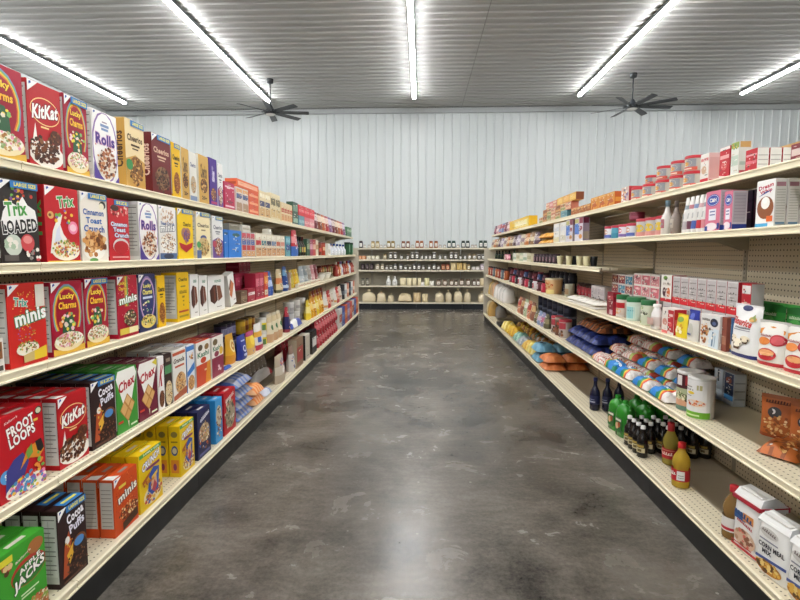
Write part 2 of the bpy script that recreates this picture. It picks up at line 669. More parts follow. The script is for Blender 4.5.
def side_run(side, keys, sgn, base_key, skip=()):
    for k in range(-2, 8):
        ya = Y0 + SEC * k
        yb = ya + SEC
        root = bpy.data.objects.new('shelving_unit', None)
        COL.objects.link(root)
        root.location = (0, ya, 0)
        if sgn < 0:
            root.scale = (1, 1, 1)
        i = k + 2
        tag(root, 'beige steel shelving unit on the %s side, %s of ten towards back wall' % (side, ORD[i]), 'shelving', '%s side shelving units' % side)
        X = lambda v: sgn * v
        topz = SH[keys[0]][2]
        p = PK()
        p.box(min(X(XB), X(XB + .02)), max(X(XB), X(XB + .02)), .018, SEC - .018, .1, topz - .0205, '#b5ab98|m')
        me = p.mesh('back_panel')
        me.materials.clear()
        me.materials.append(M_PEG)
        link('back_panel', me, root)
        for yy in (0,) + ((SEC,) if k == 7 else ()):
            p = PK()
            a, c = sorted((X(XB - .004), X(XB + .05)))
            p.box(a, c, yy - .016, yy + .016, 0, topz - .025, '#a89e8b|m')
            for zz in range(12, int(topz * 40) - 2):
                xs = X(XB - .0045)
                y0, y1 = yy - .004, yy + .004
                p.add([(xs, y0, zz / 40), (xs, y1, zz / 40), (xs, y1, zz / 40 + .012), (xs, y0, zz / 40 + .012)], [(0, 1, 2, 3) if sgn < 0 else (0, 3, 2, 1)], '#4a443a|m')
            link('upright', p.mesh('upright'), root)
        for kk in keys:
            if kk == 'RC' and k < 2:
                continue
            _, xf, z = SH[kk]
            base = kk == base_key
            p = PK()
            a, c = sorted((X(xf + .15), X(XB - .005)))
            p.box(a, c, .002, SEC - .002, z - .02, z - .0006, '#978b76|m' if base else '#b0a488|m', bot='#b8ac94|m')
            sh = link('base_deck' if base else 'shelf', p.mesh('shelf'), root)
            p = PK()
            a, c = sorted((X(xf + .004), X(xf + .1502)))
            p.box(a, c, .002, SEC - .002, z - .02, z, '#c9c0ab|m')
            me = p.mesh('front_strip')
            me.materials.clear()
            me.materials.append(M_PERF)
            link('front_strip', me, sh)
            # price rail: shallow channel leaning a little back
            p = PK()
            pr = [(X(xf + .008), z + .0025), (X(xf + .001), z + .0025), (X(xf - .004), z - .001), (X(xf - .004), z - .006), (X(xf + .001), z - .0075),
                  (X(xf + .001), z - .027), (X(xf - .005), z - .0285), (X(xf - .005), z - .034), (X(xf + .008), z - .036)]
            if sgn > 0:
                pr = pr[::-1]
            p.prism(pr, .0015, SEC - .0015, '#e6dcc0|m')
            link('price_rail', p.mesh('price_rail'), sh)
            if not base:
                for yy in (.03, SEC - .03):
                    p = PK()
                    o = [(X(XB - .006), z - .021), (X(xf + .03), z - .021), (X(xf + .03), z - .034), (X(XB - .15), z - .05), (X(XB - .006), z - .1)]
                    if sgn < 0:
                        o = o[::-1]
                    p.prism(o, yy - .003, yy + .003, '#b0a793|m')
                    link('bracket', p.mesh('bracket'), sh)
        _, xf, z = SH[base_key]
        p = PK()
        a, c = sorted((X(xf + .025), X(xf + .035)))
        p.box(a, c, .001, SEC - .001, 0.002, z - .03, '#151515|m')
        link('kick_plate', p.mesh('kick_plate'), root)
        for yy in (.05,):
            p = PK()
            a, c = sorted((X(xf + .035), X(xf + .08)))
            p.box(a, c, yy, yy + .03, 0, z - .021, '#1c1b1a|m')
            link('foot', p.mesh('foot'), root)
        if k == 7:
            p = PK()
            a, c = sorted((X(SH[base_key][1] + .005), X(XB + .05)))
            p.box(a, c, SEC + .018, SEC + .034, 0, 1.61, '#c4bdad|m')
            link('end_panel', p.mesh('end_panel'), root)


side_run('cereal', ['L1', 'L2', 'L3', 'L4', 'L5'], -1, 'L5')
side_run('baking', ['RA', 'RB', 'RC', 'RD', 'RE', 'RF'], 1, 'RF')

bx = [-3.66 + SEC * i - .12 for i in range(7)]
for i, xa in enumerate(bx[:-1]):
    root = bpy.data.objects.new('shelving_unit', None)
    COL.objects.link(root)
    root.location = (xa, 0, 0)
    tag(root, 'beige steel shelving unit of jars along the back wall, %s of six from cereal side' % ORD[i], 'shelving', 'back wall shelving units')
    p = PK()
    p.box(.018, SEC - .018, 14.62, 14.64, .1, 1.60, '#b0a997|m')
    link('back_panel', p.mesh('back_panel'), root)
    p = PK()
    p.box(.001, .017, 14.6, 14.68, 0, 1.6, '#a89e8b|m')
    link('upright', p.mesh('upright'), root)
    for z, yf in zip(BZ, BY):
        p = PK()
        p.box(.002, SEC - .002, yf + .004, 14.598, z - .02, z, '#b5ac99|m')
        base = z < .3
        sh = link('base_deck' if base else 'shelf', p.mesh('shelf'), root)
        p = PK()
        p.box(.0015, SEC - .0015, yf - .004, yf + .004, z - .036, z + .0025, '#d3cab4|m')
        link('price_rail', p.mesh('price_rail'), sh)
    p = PK()
    p.box(.001, SEC - .001, BY[-1] + .02, BY[-1] + .03, .002, .155, '#1a1d22|m')
    link('kick_plate', p.mesh('kick_plate'), root)

# ------------------------------------------------------------------ camera, view
cam = bpy.data.cameras.new('camera')
cam.sensor_width = 36
cam.lens = F / 800 * 36
cam.clip_end = 200
co = bpy.data.objects.new('camera', cam)
COL.objects.link(co)
co.location = (0, 0, EYE)
co.rotation_euler = (pi / 2 - PITCH, 0, YAW)
SC.camera = co
w = bpy.data.worlds.new('world')
w.use_nodes = True
w.node_tree.nodes['Background'].inputs[0].default_value = (.8, .85, .9, 1)
w.node_tree.nodes['Background'].inputs[1].default_value = .3
SC.world = w
SC.view_settings.view_transform = 'Standard'
SC.view_settings.look = 'None'
SC.view_settings.gamma = 1
SC.view_settings.exposure = 0.0
SC.cycles.max_bounces = 8
SC.cycles.diffuse_bounces = 5
SC.cycles.use_denoising = True
# ------------------------------------------------------------------ package builders: each returns (mesh, [(part name, mesh), ...])
GREY = '#cfccc6'


def nutri(bg):
    ops = [('R', .05, .07, .95, .95, GREY), ('R', .12, .16, .88, .9, '#dedbd5')]
    for i in range(11):
        v = .19 + i * .06
        ops.append(('R', .16, v, .84 if i % 3 else .6, v + .012, '#7b7771'))
    ops += [('R', .12, .895, .88, .905, '#55514c'), ('R', .47, .17, .49, .88, '#a8a49d')]
    return ops


def nutri_far():
    return [('R', .06, .08, .94, .93, GREY), ('R', .15, .2, .85, .22, '#98948d'), ('R', .15, .45, .85, .47, '#98948d'), ('R', .15, .7, .85, .72, '#98948d')]


CORNER = [('P', [(0, 1), (0, .86), (.3, 1)], '#f3f1ee'), ('P', [(.05, .975), (.05, .94), (.12, .965), (.1, .985)], '#2a4f9e')]


def tab(txt='LARGE SIZE', u0=.32, c='#2f78b8', tc='#f2e04a'):
    return [('R', u0 - .04, .91, 1, 1, c), ('T', txt, (u0 + 1) / 2, .955, (1 - u0) * .84, .05, tc)]


BRN = ['#5a2f1c', '#74411f', '#3f2114', '#8a5a34', '#4b2717']
GRN = ['#d9a25a', '#b8793a', '#e6c083', '#8f5525']
MIX = ['#d94f3a', '#f0c03c', '#6fae4a', '#8a5fb0', '#e98ab0', '#e8d9b0']
OAT = ['#e5cf9d', '#c99f5f', '#a9763e', '#efe0bd', '#d49c9c', '#a8b98a']

D = {}
D['lucky'] = ('#a3122f', [('E', .5, .56, .45, .41, '#6f93ba'), ('E', .5, .56, .43, .39, '#7fb06a'), ('E', .5, .56, .41, .37, '#e6c63f'), ('E', .5, .56, .39, .35, '#d86f2c'),
              ('E', .5, .56, .36, .33, '#9a0f2b'), ('R', .05, .12, .95, .34, '#a3122f'), ('T', 'Lucky', .5, .79, .46, .1, '#ffd447', '#6d2410'), ('T', 'Charms', .5, .675, .56, .1, '#ffc13a', '#6d2410'),
              ('P', [(.3, .3), (.36, .5), (.46, .58), (.6, .57), (.68, .46), (.7, .3)], '#2f5a3a'), ('B', .5, .45, .3, .12, 22, ['#f3c3cf', '#f0d64a', '#7fb86a', '#e6d9c4', '#e58a3a'], .05),
              ('P', [(0, 0), (0, .1), (.5, .04), (1, .1), (1, 0)], '#dcae3f'), ('E', .5, .17, .47, .13, '#eddcae'), ('E', .5, .2, .44, .1, '#f5eee0'), ('B', .5, .2, .42, .1, 90, OAT + ['#e79ab0', '#8fa86a', '#b98a5a'], .036), ], 'nutri')
D['luckymini'] = ('#ad1330', [('R', .36, .5, .46, 1, '#c98f3c'), ('R', .42, .5, .5, 1, '#e7c64a'), ('R', .47, .5, .54, 1, '#6b9a57'), ('B', .5, .62, .46, .36, 60, ['#d97a86', '#e0b489', '#c9596b', '#efd5c0'], .02),
                  ('T', 'Lucky', .25, .88, .36, .07, '#ffd447', '#6d2410'), ('T', 'Charms', .27, .8, .38, .06, '#ffc13a', '#6d2410'), ('T', 'minis', .52, .62, .86, .13, '#f6f6f2', '#2f7a3a', 5),
                  ('E', .6, .3, .3, .14, '#53412f'), ('B', .55, .3, .3, .12, 40, OAT, .03), ('R', .05, .05, .95, .15, '#d9c24a'), ('R', .5, .05, .95, .15, '#efe6b0')], 'nutri')
D['luckynavy'] = ('#27305c', [('E', .5, .56, .45, .41, '#9a7fb8'), ('E', .5, .56, .42, .38, '#cfa9bf'), ('E', .5, .56, .39, .35, '#2b3568'), ('T', 'Lucky', .5, .79, .46, .09, '#efe17a', '#1b2246'), ('T', 'Charms', .5, .69, .56, .09, '#efe17a', '#1b2246'),
                  ('R', .22, .57, .78, .61, '#cdd7ee'), ('B', .5, .43, .3, .1, 14, ['#7fb86a', '#e8d9b0', '#c97f9a'], .04), ('E', .5, .17, .44, .12, '#e3c868'), ('B', .5, .2, .4, .1, 60, ['#3a2618', '#e8d9b0', '#7fb86a', '#6b3f22'], .03)], 'nutri')
D['kitkat'] = ('#b3141c', [('E', .52, .68, .44, .165, '#f1cf8a', 28), ('E', .52, .68, .42, .152, '#b3141c', 28), ('T', 'KitKat', .52, .685, .78, .17, '#fbf7f0', '#6d0a10', 9, .28), ('R', .36, .48, .6, .5, '#f1cf8a'),
               ('E', .5, .17, .52, .16, '#f3ede2'), ('P', [(.1, .3), (.2, .52), (.24, .3)], '#f3ede2'), ('P', [(.75, .25), (.92, .42), (.9, .2)], '#f3ede2'),
               ('B', .44, .22, .44, .16, 110, BRN, .055), ('B', .44, .22, .4, .14, 14, ['#f3ede2'], .03), ('E', .78, .4, .18, .09, '#5c2d1b'), ('B', .78, .41, .15, .07, 24, BRN, .03)], 'nutri')
D['rolls'] = ('#efece8', [('E', .5, .5, .52, .52, '#8f6fa8'), ('E', .5, .5, .47, .49, '#f4f1ee'), ('R', .33, .79, .67, .83, '#7d95bd'), ('R', .36, .74, .64, .775, '#7d95bd'), ('R', .4, .85, .6, .87, '#a08f9f'),
              ('T', 'Rolls', .5, .61, .76, .16, '#4a2c86', '#d9b7cf'), ('B', .5, .5, .4, .05, 10, ['#c8402f'], .02), ('E', .52, .25, .38, .2, '#e7dccb'), ('B', .52, .29, .38, .22, 110, ['#5a2a18', '#8a4a2c', '#b5714a', '#5d2f1d', '#e9dccb', '#c98d5f'], .05),
              ('P', [(0, 0), (0, .26), (.25, .08), (.45, .0)], '#54408f'), ('P', [(1, 0), (1, .12), (.8, 0)], '#54408f')], 'nutri')
D['trixloaded'] = ('#2b2524', [('B', .5, .82, .48, .12, 20, ['#c8402f', '#f0c03c', '#6fae4a', '#7a4a8a', '#3b3230'], .05), ('P', [(.1, .62), (.25, .74), (.45, .7), (.6, .82), (.72, .72), (.92, .66), (.97, .5), (.8, .42), (.2, .42), (.04, .5)], '#f2efec'),
                   ('T', 'Trix', .42, .66, .56, .17, '#4f9e4a', '#f6f4ee', 6), ('T', 'LOADED', .5, .455, .9, .16, '#1d191a', '#f4f2ee', 6), ('E', .3, .22, .22, .13, '#c9d0c2'), ('B', .3, .24, .2, .1, 14, ['#dfe3da', '#a9bfa2', '#e9e2d6'], .07),
                   ('E', .66, .25, .18, .11, '#c8474a'), ('E', .66, .29, .12, .05, '#e08a86'), ('B', .8, .1, .2, .08, 14, ['#e9e4da', '#8f8a84', '#c8474a'], .05), ('R', .05, .03, .4, .1, '#5a5350')], 'nutri')
D['trix'] = ('#bf1722', [('T', 'Trix', .62, .82, .5, .15, '#3f9a48', '#f6f2ea', 8), ('E', .16, .62, .09, .05, '#e0b06a'), ('E', .14, .62, .04, .02, '#7a4a24'), ('P', [(.1, .12), (.2, .42), (.36, .6), (.5, .64), (.42, .5), (.5, .38), (.62, .3), (.6, .1)], '#f0ebe4'), ('P', [(.2, .2), (.3, .42), (.4, .5), (.4, .36), (.5, .24)], '#d9dcea'), ('E', .8, .47, .15, .09, '#ef8aa8'), ('E', .8, .47, .1, .05, '#f7c9d4'), ('B', .5, .62, .42, .1, 12, ['#e0b06a', '#6fae4a', '#8a5fb0', '#f0c03c'], .045),
             ('E', .55, .15, .42, .13, '#f1ead9'), ('B', .55, .18, .39, .12, 110, ['#d9a93f', '#7a9a3e', '#c8593a', '#6b5a8e', '#e4cf8a', '#b3753a'], .03), ('R', 0, 0, 1, .02, '#e7c24a')], ('#a8131e', 'Trix', '#4f9e4a'))
D['trixminis'] = ('#c9241d', [('B', .55, .72, .42, .26, 110, ['#e07a2a', '#d9a93f', '#e8c95a', '#b5401f'], .016), ('T', 'Trix', .34, .78, .36, .1, '#4f9e8a', '#f2efe6', -8), ('T', 'minis', .58, .6, .84, .17, '#f7f5f0', '#2f7a4a', 8),
                  ('B', .45, .38, .25, .14, 40, ['#e07a2a', '#8a5fb0', '#e8c95a', '#6fae4a'], .018), ('R', .72, .7, .97, .98, '#d9d2c4'), ('E', .45, .2, .3, .08, '#efe6d2'), ('B', .45, .23, .26, .07, 40, ['#b3753a', '#7a9a3e', '#d9a93f', '#6b3f22'], .025), ('P', [(.32, .04), (.32, .13), (.95, .2), (.95, .05)], '#e2c12f'), ('P', [(.32, .04), (.32, .13), (.6, .16), (.6, .045)], '#c9b173')], 'nutri')
D['ctc'] = ('#ece3d6', [('E', .84, .84, .13, .06, '#2f2a28'), ('E', .8, .82, .1, .05, '#efe4c8'), ('T', 'Cinnamon', .48, .72, .78, .09, '#2359a5', '#f4e6d2'), ('T', 'Toast', .48, .6, .6, .09, '#2a6ab5', '#f4e6d2'), ('T', 'Crunch', .48, .48, .78, .1, '#2359a5', '#f4e6d2'),
            ('E', .45, .17, .42, .15, '#f6f1e8'), ('E', .48, .3, .4, .13, '#c08a50'), ('B', .47, .26, .42, .19, 80, ['#b06f35', '#d79a58', '#8f5225', '#e4b67c', '#6b3a18'], .07), ('E', .4, .02, .16, .03, '#5f9a4a')], 'nutri')
D['ctcred'] = ('#c2222c', [('B', .5, .83, .45, .1, 30, ['#e8a7a0', '#f1d2b8', '#d9787a', '#7a2a24'], .05), ('T', 'Cinnamon', .5, .6, .8, .07, '#e9eef4', '#3a6aa0'), ('T', 'Toast', .5, .51, .6, .07, '#e9eef4', '#3a6aa0'), ('T', 'Crunch', .6, .42, .7, .07, '#e9eef4', '#3a6aa0'),
               ('E', .3, .86, .2, .05, '#4a2a26'), ('E', .55, .24, .4, .13, '#d8d2cc'), ('E', .55, .22, .37, .11, '#b51f28'), ('R', .1, .05, .9, .07, '#e7a9a4')], 'nutri')
D['ctcminis'] = ('#e8e4df', [('B', .5, .82, .44, .15, 40, ['#d9c0a8', '#b98f70', '#efe4d6'], .05), ('T', 'Toast Crunch', .5, .68, .8, .06, '#3a5f9a'), ('T', 'minis', .5, .6, .86, .14, '#f6f4f0', '#232a40', 4), ('E', .5, .28, .45, .2, '#f7f4ee'), ('B', .5, .3, .43, .2, 140, ['#6b4426', '#d9b68e', '#b07f52', '#efe0c8', '#8f5f3a'], .028), ('R', 0, 0, 1, .12, '#4f6a94'), ('E', .5, .06, .3, .05, '#2f3a50')], 'nutri')


def cheer(bg, fg, logo, bowl, badge, bowlc, side):
    return (bg, [('R', 0, 0, 1, .42, fg), ('P', [(0, .42), (.5, .5), (1, .42), (1, .3), (0, .3)], fg), ('T', 'Cheerios', .5, .74, .8, .1, logo), ('R', .28, .62, .74, .65, logo), ('R', .34, .575, .66, .595, logo),
                 ('E', .52, .28, .36, .2, bowl), ('B', .52, .26, .37, .21, 90, bowlc, .05)] + ([('E', .16, .34, .17, .08, badge)] if badge else []), side)


RING = ['#8f5a24', '#c08a44', '#5a3517', '#d9ac66']
D['cheergold'] = cheer('#e6cf9f', '#c6984a', '#4a2f16', '#7a4f22', '#3f8a4a', RING, ('#c0913f', 'Cheerios', '#4a2f16'))
D['cheerchoc'] = cheer('#6d1a20', '#651519', '#d9b59a', '#8a6a4a', None, ['#4a2a1c', '#6b4630', '#2f1a12'], ('#651519', 'Cheerios', '#e2bfae'))
D['cheeryellow'] = cheer('#e8b812', '#e8b812', '#2b2412', '#8f4f24', None, ['#a86a2c', '#7a4018', '#c98d4a'], 'nutri')
D['cheerrows'] = ('#e6b912', [('T', 'Cheerios', .5, .86, .7, .08, '#3a3010'), ('R', .3, .7, .7, .73, '#8f7a22'), ('S', .5, .6, .6, .08, '#5a4a14'), ('R', .4, .48, .6, .52, '#8f7a22'), ('R', .44, .4, .56, .43, '#8f7a22'), ('R', .46, .31, .54, .35, '#8f7a22'), ('R', .1, .18, .9, .22, '#b5452f'), ('R', .12, .08, .88, .12, '#a08a22')], 'nutri')
D['cheertan'] = ('#c9a052', [('T', 'Cheerios', .5, .68, .62, .3, '#4a2f16'), ('E', .5, .38, .36, .15, '#5a3517'), ('B', .5, .38, .34, .14, 30, RING, .06), ('T', '20g', .5, .12, .5, .1, '#4a2f16')], ('#dcd6c8', None, None))
D['cheerpale'] = ('#dcd9d0', [('T', 'Cheerios', .5, .75, .8, .09, '#5a5a7a'), ('E', .5, .35, .4, .18, '#b7a58a'), ('B', .5, .35, .36, .16, 30, RING, .06), ('R', 0, 0, 1, .12, '#7f8fae')], 'nutri')
D['cheerpurple'] = ('#4a2a86', [('T', 'Cheerios', .5, .68, .34, .34, '#e8e0f2'), ('E', .5, .25, .4, .14, '#6b3f4a'), ('B', .5, .25, .36, .12, 24, RING, .06), ('R', .1, .05, .9, .1, '#a83a6a')], ('#4a2a86', None, None))
D['cheerwhite'] = cheer('#e4e2df', '#6a4a94', '#6a6a74', '#d9cfc0', '#b8465a', ['#8a4a34', '#b5714a', '#5d2f1d'], 'nutri')
D['cheerheart'] = ('#ecc414', [('T', 'Cheerios', .6, .7, .5, .09, '#3a3010'), ('E', .42, .52, .2, .11, '#a87a6a'), ('E', .62, .52, .2, .11, '#a87a6a'), ('P', [(.24, .48), (.82, .48), (.52, .3)], '#a87a6a'), ('B', .52, .47, .24, .12, 40, ['#6b4a8a', '#b5714a', '#8a5a4a'], .05), ('P', [(.05, .33), (.15, .22), (.5, .13), (.9, .24), (.95, .34), (.5, .28)], '#b5232b')], 'nutri')
D['cheercream'] = ('#ecdcae', [('T', 'Cheerios', .5, .72, .8, .09, '#4a3a22'), ('R', .35, .6, .65, .63, '#8a7a5a'), ('E', .5, .45, .22, .06, '#3f4f86'), ('E', .5, .26, .42, .2, '#cdb27a'), ('B', .5, .24, .38, .17, 60, ['#5a3517', '#8f5a24', '#c08a44', '#6b7a4a'], .04), ('E', .14, .3, .14, .07, '#4f9a5a'), ('R', 0, 0, .3, .18, '#5a6f9a')], 'nutri')
D['froot'] = ('#bb1420', [('T', 'FROOT', .5, .83, .6, .13, '#f8f5ee', '#6d0a12', 12), ('T', 'LOOPS', .52, .7, .58, .13, '#f8f5ee', '#6d0a12', 12), ('T', "Kellogg's", .3, .935, .28, .04, '#efcfc8', None, 12, .3), ('R', .78, .81, .88, .84, '#e7c24a'), ('E', .9, .93, .08, .05, '#3a3a2a'), ('E', .9, .93, .06, .035, '#cfd0b0'),
              ('E', .13, .3, .12, .08, '#5aa0d9'), ('T', '9', .13, .3, .06, .07, '#f6f6f2'), ('P', [(.1, .1), (.14, .36), (.3, .46), (.5, .5), (.62, .36), (.5, .2), (.3, .08)], '#3f3f86'), ('P', [(.42, .3), (.6, .52), (.9, .56), (.98, .42), (.86, .34), (.6, .4)], '#d98a2a'), ('P', [(.78, .56), (.92, .57), (.98, .44), (.9, .4), (.82, .44)], '#24221f'), ('P', [(.56, .48), (.7, .56), (.72, .44), (.6, .38)], '#6f9a3f'), ('E', .55, .08, .46, .12, '#efe8da'), ('B', .58, .1, .42, .13, 90, ['#d94f3a', '#f0c03c', '#6fae4a', '#8a5fb0', '#e98ab0', '#4a90c0'], .045), ('B', .85, .3, .1, .12, 10, ['#e98a3a', '#6fae4a'], .045)], 'nutri')
D['cocoa'] = ('#2c1717', [('T', 'Cocoa', .62, .82, .6, .13, '#f3f1f6', '#1a1014', 10), ('T', 'Puffs', .66, .68, .54, .12, '#e4e2ee', '#1a1014', 10), ('P', [(.1, .1), (.2, .5), (.36, .66), (.44, .5), (.34, .3), (.3, .1)], '#b5502a'), ('P', [(.26, .36), (.5, .48), (.52, .36), (.34, .22)], '#e6b23a'), ('E', .3, .55, .08, .05, '#ece8e0'), ('E', .72, .4, .26, .13, '#7a4a2a'), ('E', .72, .37, .23, .11, '#33201a'), ('E', .7, .44, .18, .06, '#4f86c0'), ('B', .6, .2, .38, .17, 90, ['#4a2a20', '#6b3f2a', '#33201a', '#8a5a3a'], .03), ('B', .3, .5, .2, .06, 6, ['#e0b23a', '#d9702a'], .03), ('R', .1, .03, .9, .06, '#5a3a2c')], 'nutri')
D['chexgreen'] = ('#3f8f33', [('P', [(0, .88), (.1, 1), (.9, 1), (1, .88), (.57, .26), (.43, .26)], '#f2efe8'), ('T', 'Chex', .5, .76, .8, .17, '#b3182a', None, 12, .15), ('P', [(.14, .36), (.5, .6), (.86, .4), (.5, .14)], '#b9803f'), ('P', [(.18, .365), (.34, .47), (.5, .36), (.33, .25)], '#d6a868'), ('P', [(.38, .49), (.51, .575), (.66, .48), (.53, .39)], '#dfb57a'), ('P', [(.37, .235), (.53, .34), (.66, .26), (.5, .165)], '#cf9c58'), ('P', [(.56, .365), (.69, .455), (.82, .395), (.69, .285)], '#d6a868'), ('P', [(.48, .15), (.54, .15), (.52, .03)], '#e9ddc4'), ('R', .03, .16, .26, .2, '#c8402f'), ('R', .62, .05, .92, .08, '#d9e6c8')], 'nutri')
D['chexmaroon'] = ('#6a1430', [('P', [(0, .88), (.1, 1), (.9, 1), (1, .88), (.57, .26), (.43, .26)], '#f2efe8'), ('T', 'Chex', .5, .76, .8, .17, '#b3182a', None, 12, .15), ('P', [(.14, .36), (.5, .6), (.86, .4), (.5, .14)], '#b9803f'), ('P', [(.18, .365), (.34, .47), (.5, .36), (.33, .25)], '#d6a868'), ('P', [(.38, .49), (.51, .575), (.66, .48), (.53, .39)], '#dfb57a'), ('P', [(.37, .235), (.53, .34), (.66, .26), (.5, .165)], '#cf9c58'), ('P', [(.56, .365), (.69, .455), (.82, .395), (.69, .285)], '#d6a868'), ('P', [(.48, .15), (.54, .15), (.52, .03)], '#e9ddc4'), ('P', [(.72, .95), (.99, .99), (.99, .86)], '#e2d24a'), ('R', .03, .16, .26, .2, '#c8402f'), ('R', .62, .05, .92, .08, '#d9e6c8')], 'nutri')
D['speck'] = ('#ece9e6', [('T', 'K', .55, .64, .7, .4, '#b3182a', None, 0, .3), ('E', .5, .2, .45, .16, '#6b3f22'), ('B', .5, .2, .45, .15, 20, BRN, .1)], ('#e7e4e0', None, None))
D['granolabrown'] = ('#3a2a26', [('R', 0, .62, 1, .78, '#4f8a5a'), ('R', .2, .85, .8, .92, '#8a7a6a'), ('E', .5, .24, .55, .24, '#d9c49a'), ('B', .5, .24, .5, .22, 70, GRN + ['#efe6d2', '#5a3a22'], .05)], ('#3a2a26', None, None))
D['granolawhite'] = ('#e6e2da', [('R', 0, .9, .95, .96, '#c25a3a'), ('T', 'Granola', .47, .79, .82, .1, '#4a3a30', None, 0, .2), ('R', .15, .65, .85, .69, '#c25a3a'), ('E', .55, .32, .4, .22, '#cfa97a'), ('B', .55, .32, .38, .2, 70, GRN + ['#6b4a3a'], .045), ('P', [(0, 0), (0, .1), (1, .2), (1, .05)], '#a8563a')], 'nutri')
D['granolablue'] = ('#e2e4e8', [('R', 0, .88, 1, .98, '#3f78bf'), ('B', .6, .76, .3, .08, 10, ['#e0a23a', '#8a4a2a'], .08), ('P', [(0, .45), (1, .62), (1, .46), (0, .34)], '#3f78bf'), ('E', .5, .2, .45, .16, '#b98a5a'), ('B', .5, .2, .4, .14, 20, GRN, .07)], ('#3f78bf', None, None))
D['kashiorange'] = ('#c9482a', [('R', 0, .48, 1, 1, '#ece8df'), ('T', 'Kashi', .5, .7, .8, .12, '#3f7a5a'), ('E', .5, .56, .2, .07, '#c9482a'), ('E', .3, .86, .16, .07, '#5a4a34'), ('E', .75, .84, .16, .07, '#8a6a3a'), ('R', .55, .3, .85, .34, '#e9c9a8'), ('P', [(.6, 0), (1, 0), (1, .5), (.75, .48)], '#d98a2a')], ('#d9d5cc', None, None))
D['kashimaroon'] = ('#8a2a44', [('R', 0, .48, 1, 1, '#e9e4da'), ('T', 'Kashi', .45, .7, .7, .12, '#3f7a5a'), ('E', .4, .56, .2, .07, '#8a2a44'), ('E', .3, .86, .2, .08, '#6b5a3a'), ('E', .8, .6, .16, .1, '#e0b23a'), ('B', .7, .2, .2, .12, 8, ['#e8c9cf'], .06)], ('#d9d5cc', None, None))
D['applejacks'] = ('#3f9a2e', [('E', .62, .62, .4, .17, '#b0392c'), ('E', .62, .6, .37, .14, '#2f7a28'), ('T', 'APPLE', .64, .69, .5, .07, '#f4f1e6', '#1d1a16', 12), ('T', 'JACKS', .62, .56, .72, .15, '#f8f5ee', '#1d1a16', 14, .2), ('E', .78, .86, .18, .09, '#a86a3a'), ('T', "Kellogg's", .5, .83, .34, .04, '#e6e0c8', None, 12, .3), ('B', .17, .82, .12, .06, 7, ['#5a3a24', '#b0392c', '#e0c28a'], .06), ('R', .4, .36, .8, .38, '#cfe6b8'), ('R', .4, .32, .7, .34, '#cfe6b8'),
                   ('E', .75, .1, .42, .14, '#eee6d6'), ('B', .75, .12, .38, .13, 80, ['#8fa84a', '#c97a4a', '#a8703a', '#c9a26a', '#b5533a'], .04), ('E', .2, .2, .12, .09, '#7fbf5a'), ('R', 0, .88, .26, .96, '#e0d23a')], ('#3f9a2e', None, None))
D['reeses'] = ('#cc4a17', [('B', .5, .55, .46, .44, 120, ['#b53f12', '#d9682a', '#a8330f', '#e07f3a'], .02), ('T', 'minis', .56, .64, .8, .15, '#f3ede2', '#43200f', 10), ('R', .2, .78, .5, .83, '#e3c94a'), ('E', .6, .3, .4, .13, '#8a3a18'), ('B', .55, .33, .4, .12, 60, ['#5a2f1c', '#e9b57a', '#d9702a', '#f0d6a0'], .035), ('P', [(.3, .02), (.3, .16), (.95, .24), (.95, .1)], '#4a2a18')], ('#cc4a17', 'N', None))
D['crunch'] = ('#e6c012', [('R', .04, .93, 1, 1, '#4f9a48'), ('T', 'FAMILY SIZE', .55, .965, .7, .035, '#eef3e6'), ('T', 'CRUNCH', .52, .8, .78, .13, '#f3f3fa', '#4a2a6a', 12, .2), ('R', .3, .66, .9, .71, '#7a2f5a'), ('E', .55, .2, .4, .16, '#efe0b0'), ('B', .55, .22, .38, .16, 70, ['#c98a2a', '#e3b04a', '#a8652a', '#c8402f', '#5a6fae'], .045), ('P', [(.34, .3), (.4, .56), (.6, .66), (.86, .6), (.84, .44), (.78, .22), (.5, .18)], '#2f4f9f'), ('P', [(.45, .28), (.5, .46), (.72, .5), (.74, .3)], '#d9b08a'), ('P', [(.5, .5), (.78, .56), (.76, .5), (.52, .45)], '#e6c24a'), ('P', [(.5, .26), (.62, .42), (.74, .3), (.62, .2)], '#b5404a'), ('P', [(.1, .52), (.45, .62), (.42, .56), (.12, .45)], '#b5652a'), ('B', .4, .42, .25, .08, 12, ['#d9922a', '#b5652a'], .05)], ('#e6c012', 'C', None))
D['oreo'] = ('#22264f', [('S', .58, .84, .7, .1, '#e9e9f2', .15), ('E', .5, .5, .42, .2, '#b59a72'), ('B', .5, .42, .42, .3, 80, ['#c9a46a', '#d9702a', '#5a6fae', '#8a5a3a', '#e9dcc0', '#3a2a3a'], .05), ('R', .1, .05, .9, .1, '#5a5f94')], ('#1f2248', None, None))
D['ltblue'] = ('#3f94cf', [('E', .5, .6, .4, .25, '#c9b89a'), ('B', .5, .45, .4, .35, 40, ['#b58a5a', '#5a3a2a', '#e8dcc4', '#8a4a3a'], .08)], ('#2f88c8', None, None))
D['redbox'] = ('#b81a24', [('S', .52, .84, .7, .12, '#f2ece2', .15), ('E', .55, .4, .4, .3, '#a89a80'), ('B', .5, .45, .42, .35, 50, ['#d9d2c4', '#8a7a5a', '#b5a27a', '#4a4a3a'], .07)], ('#b0161f', None, None))
D['granolabar'] = ('#e3e1dd', [('T', 'KIND', .6, .84, .4, .07, '#3a7a5a'), ('P', [(.1, .6), (.3, .74), (.5, .74), (.56, .3), (.36, .2), (.14, .3)], '#46241b'), ('P', [(.52, .72), (.74, .7), (.86, .36), (.6, .26)], '#7a4630'), ('P', [(.3, .68), (.4, .7), (.44, .3), (.36, .28)], '#6b3a2a'), ('R', .5, .1, .8, .12, '#8a857d')], ('#cfcdc8', 'S', None))
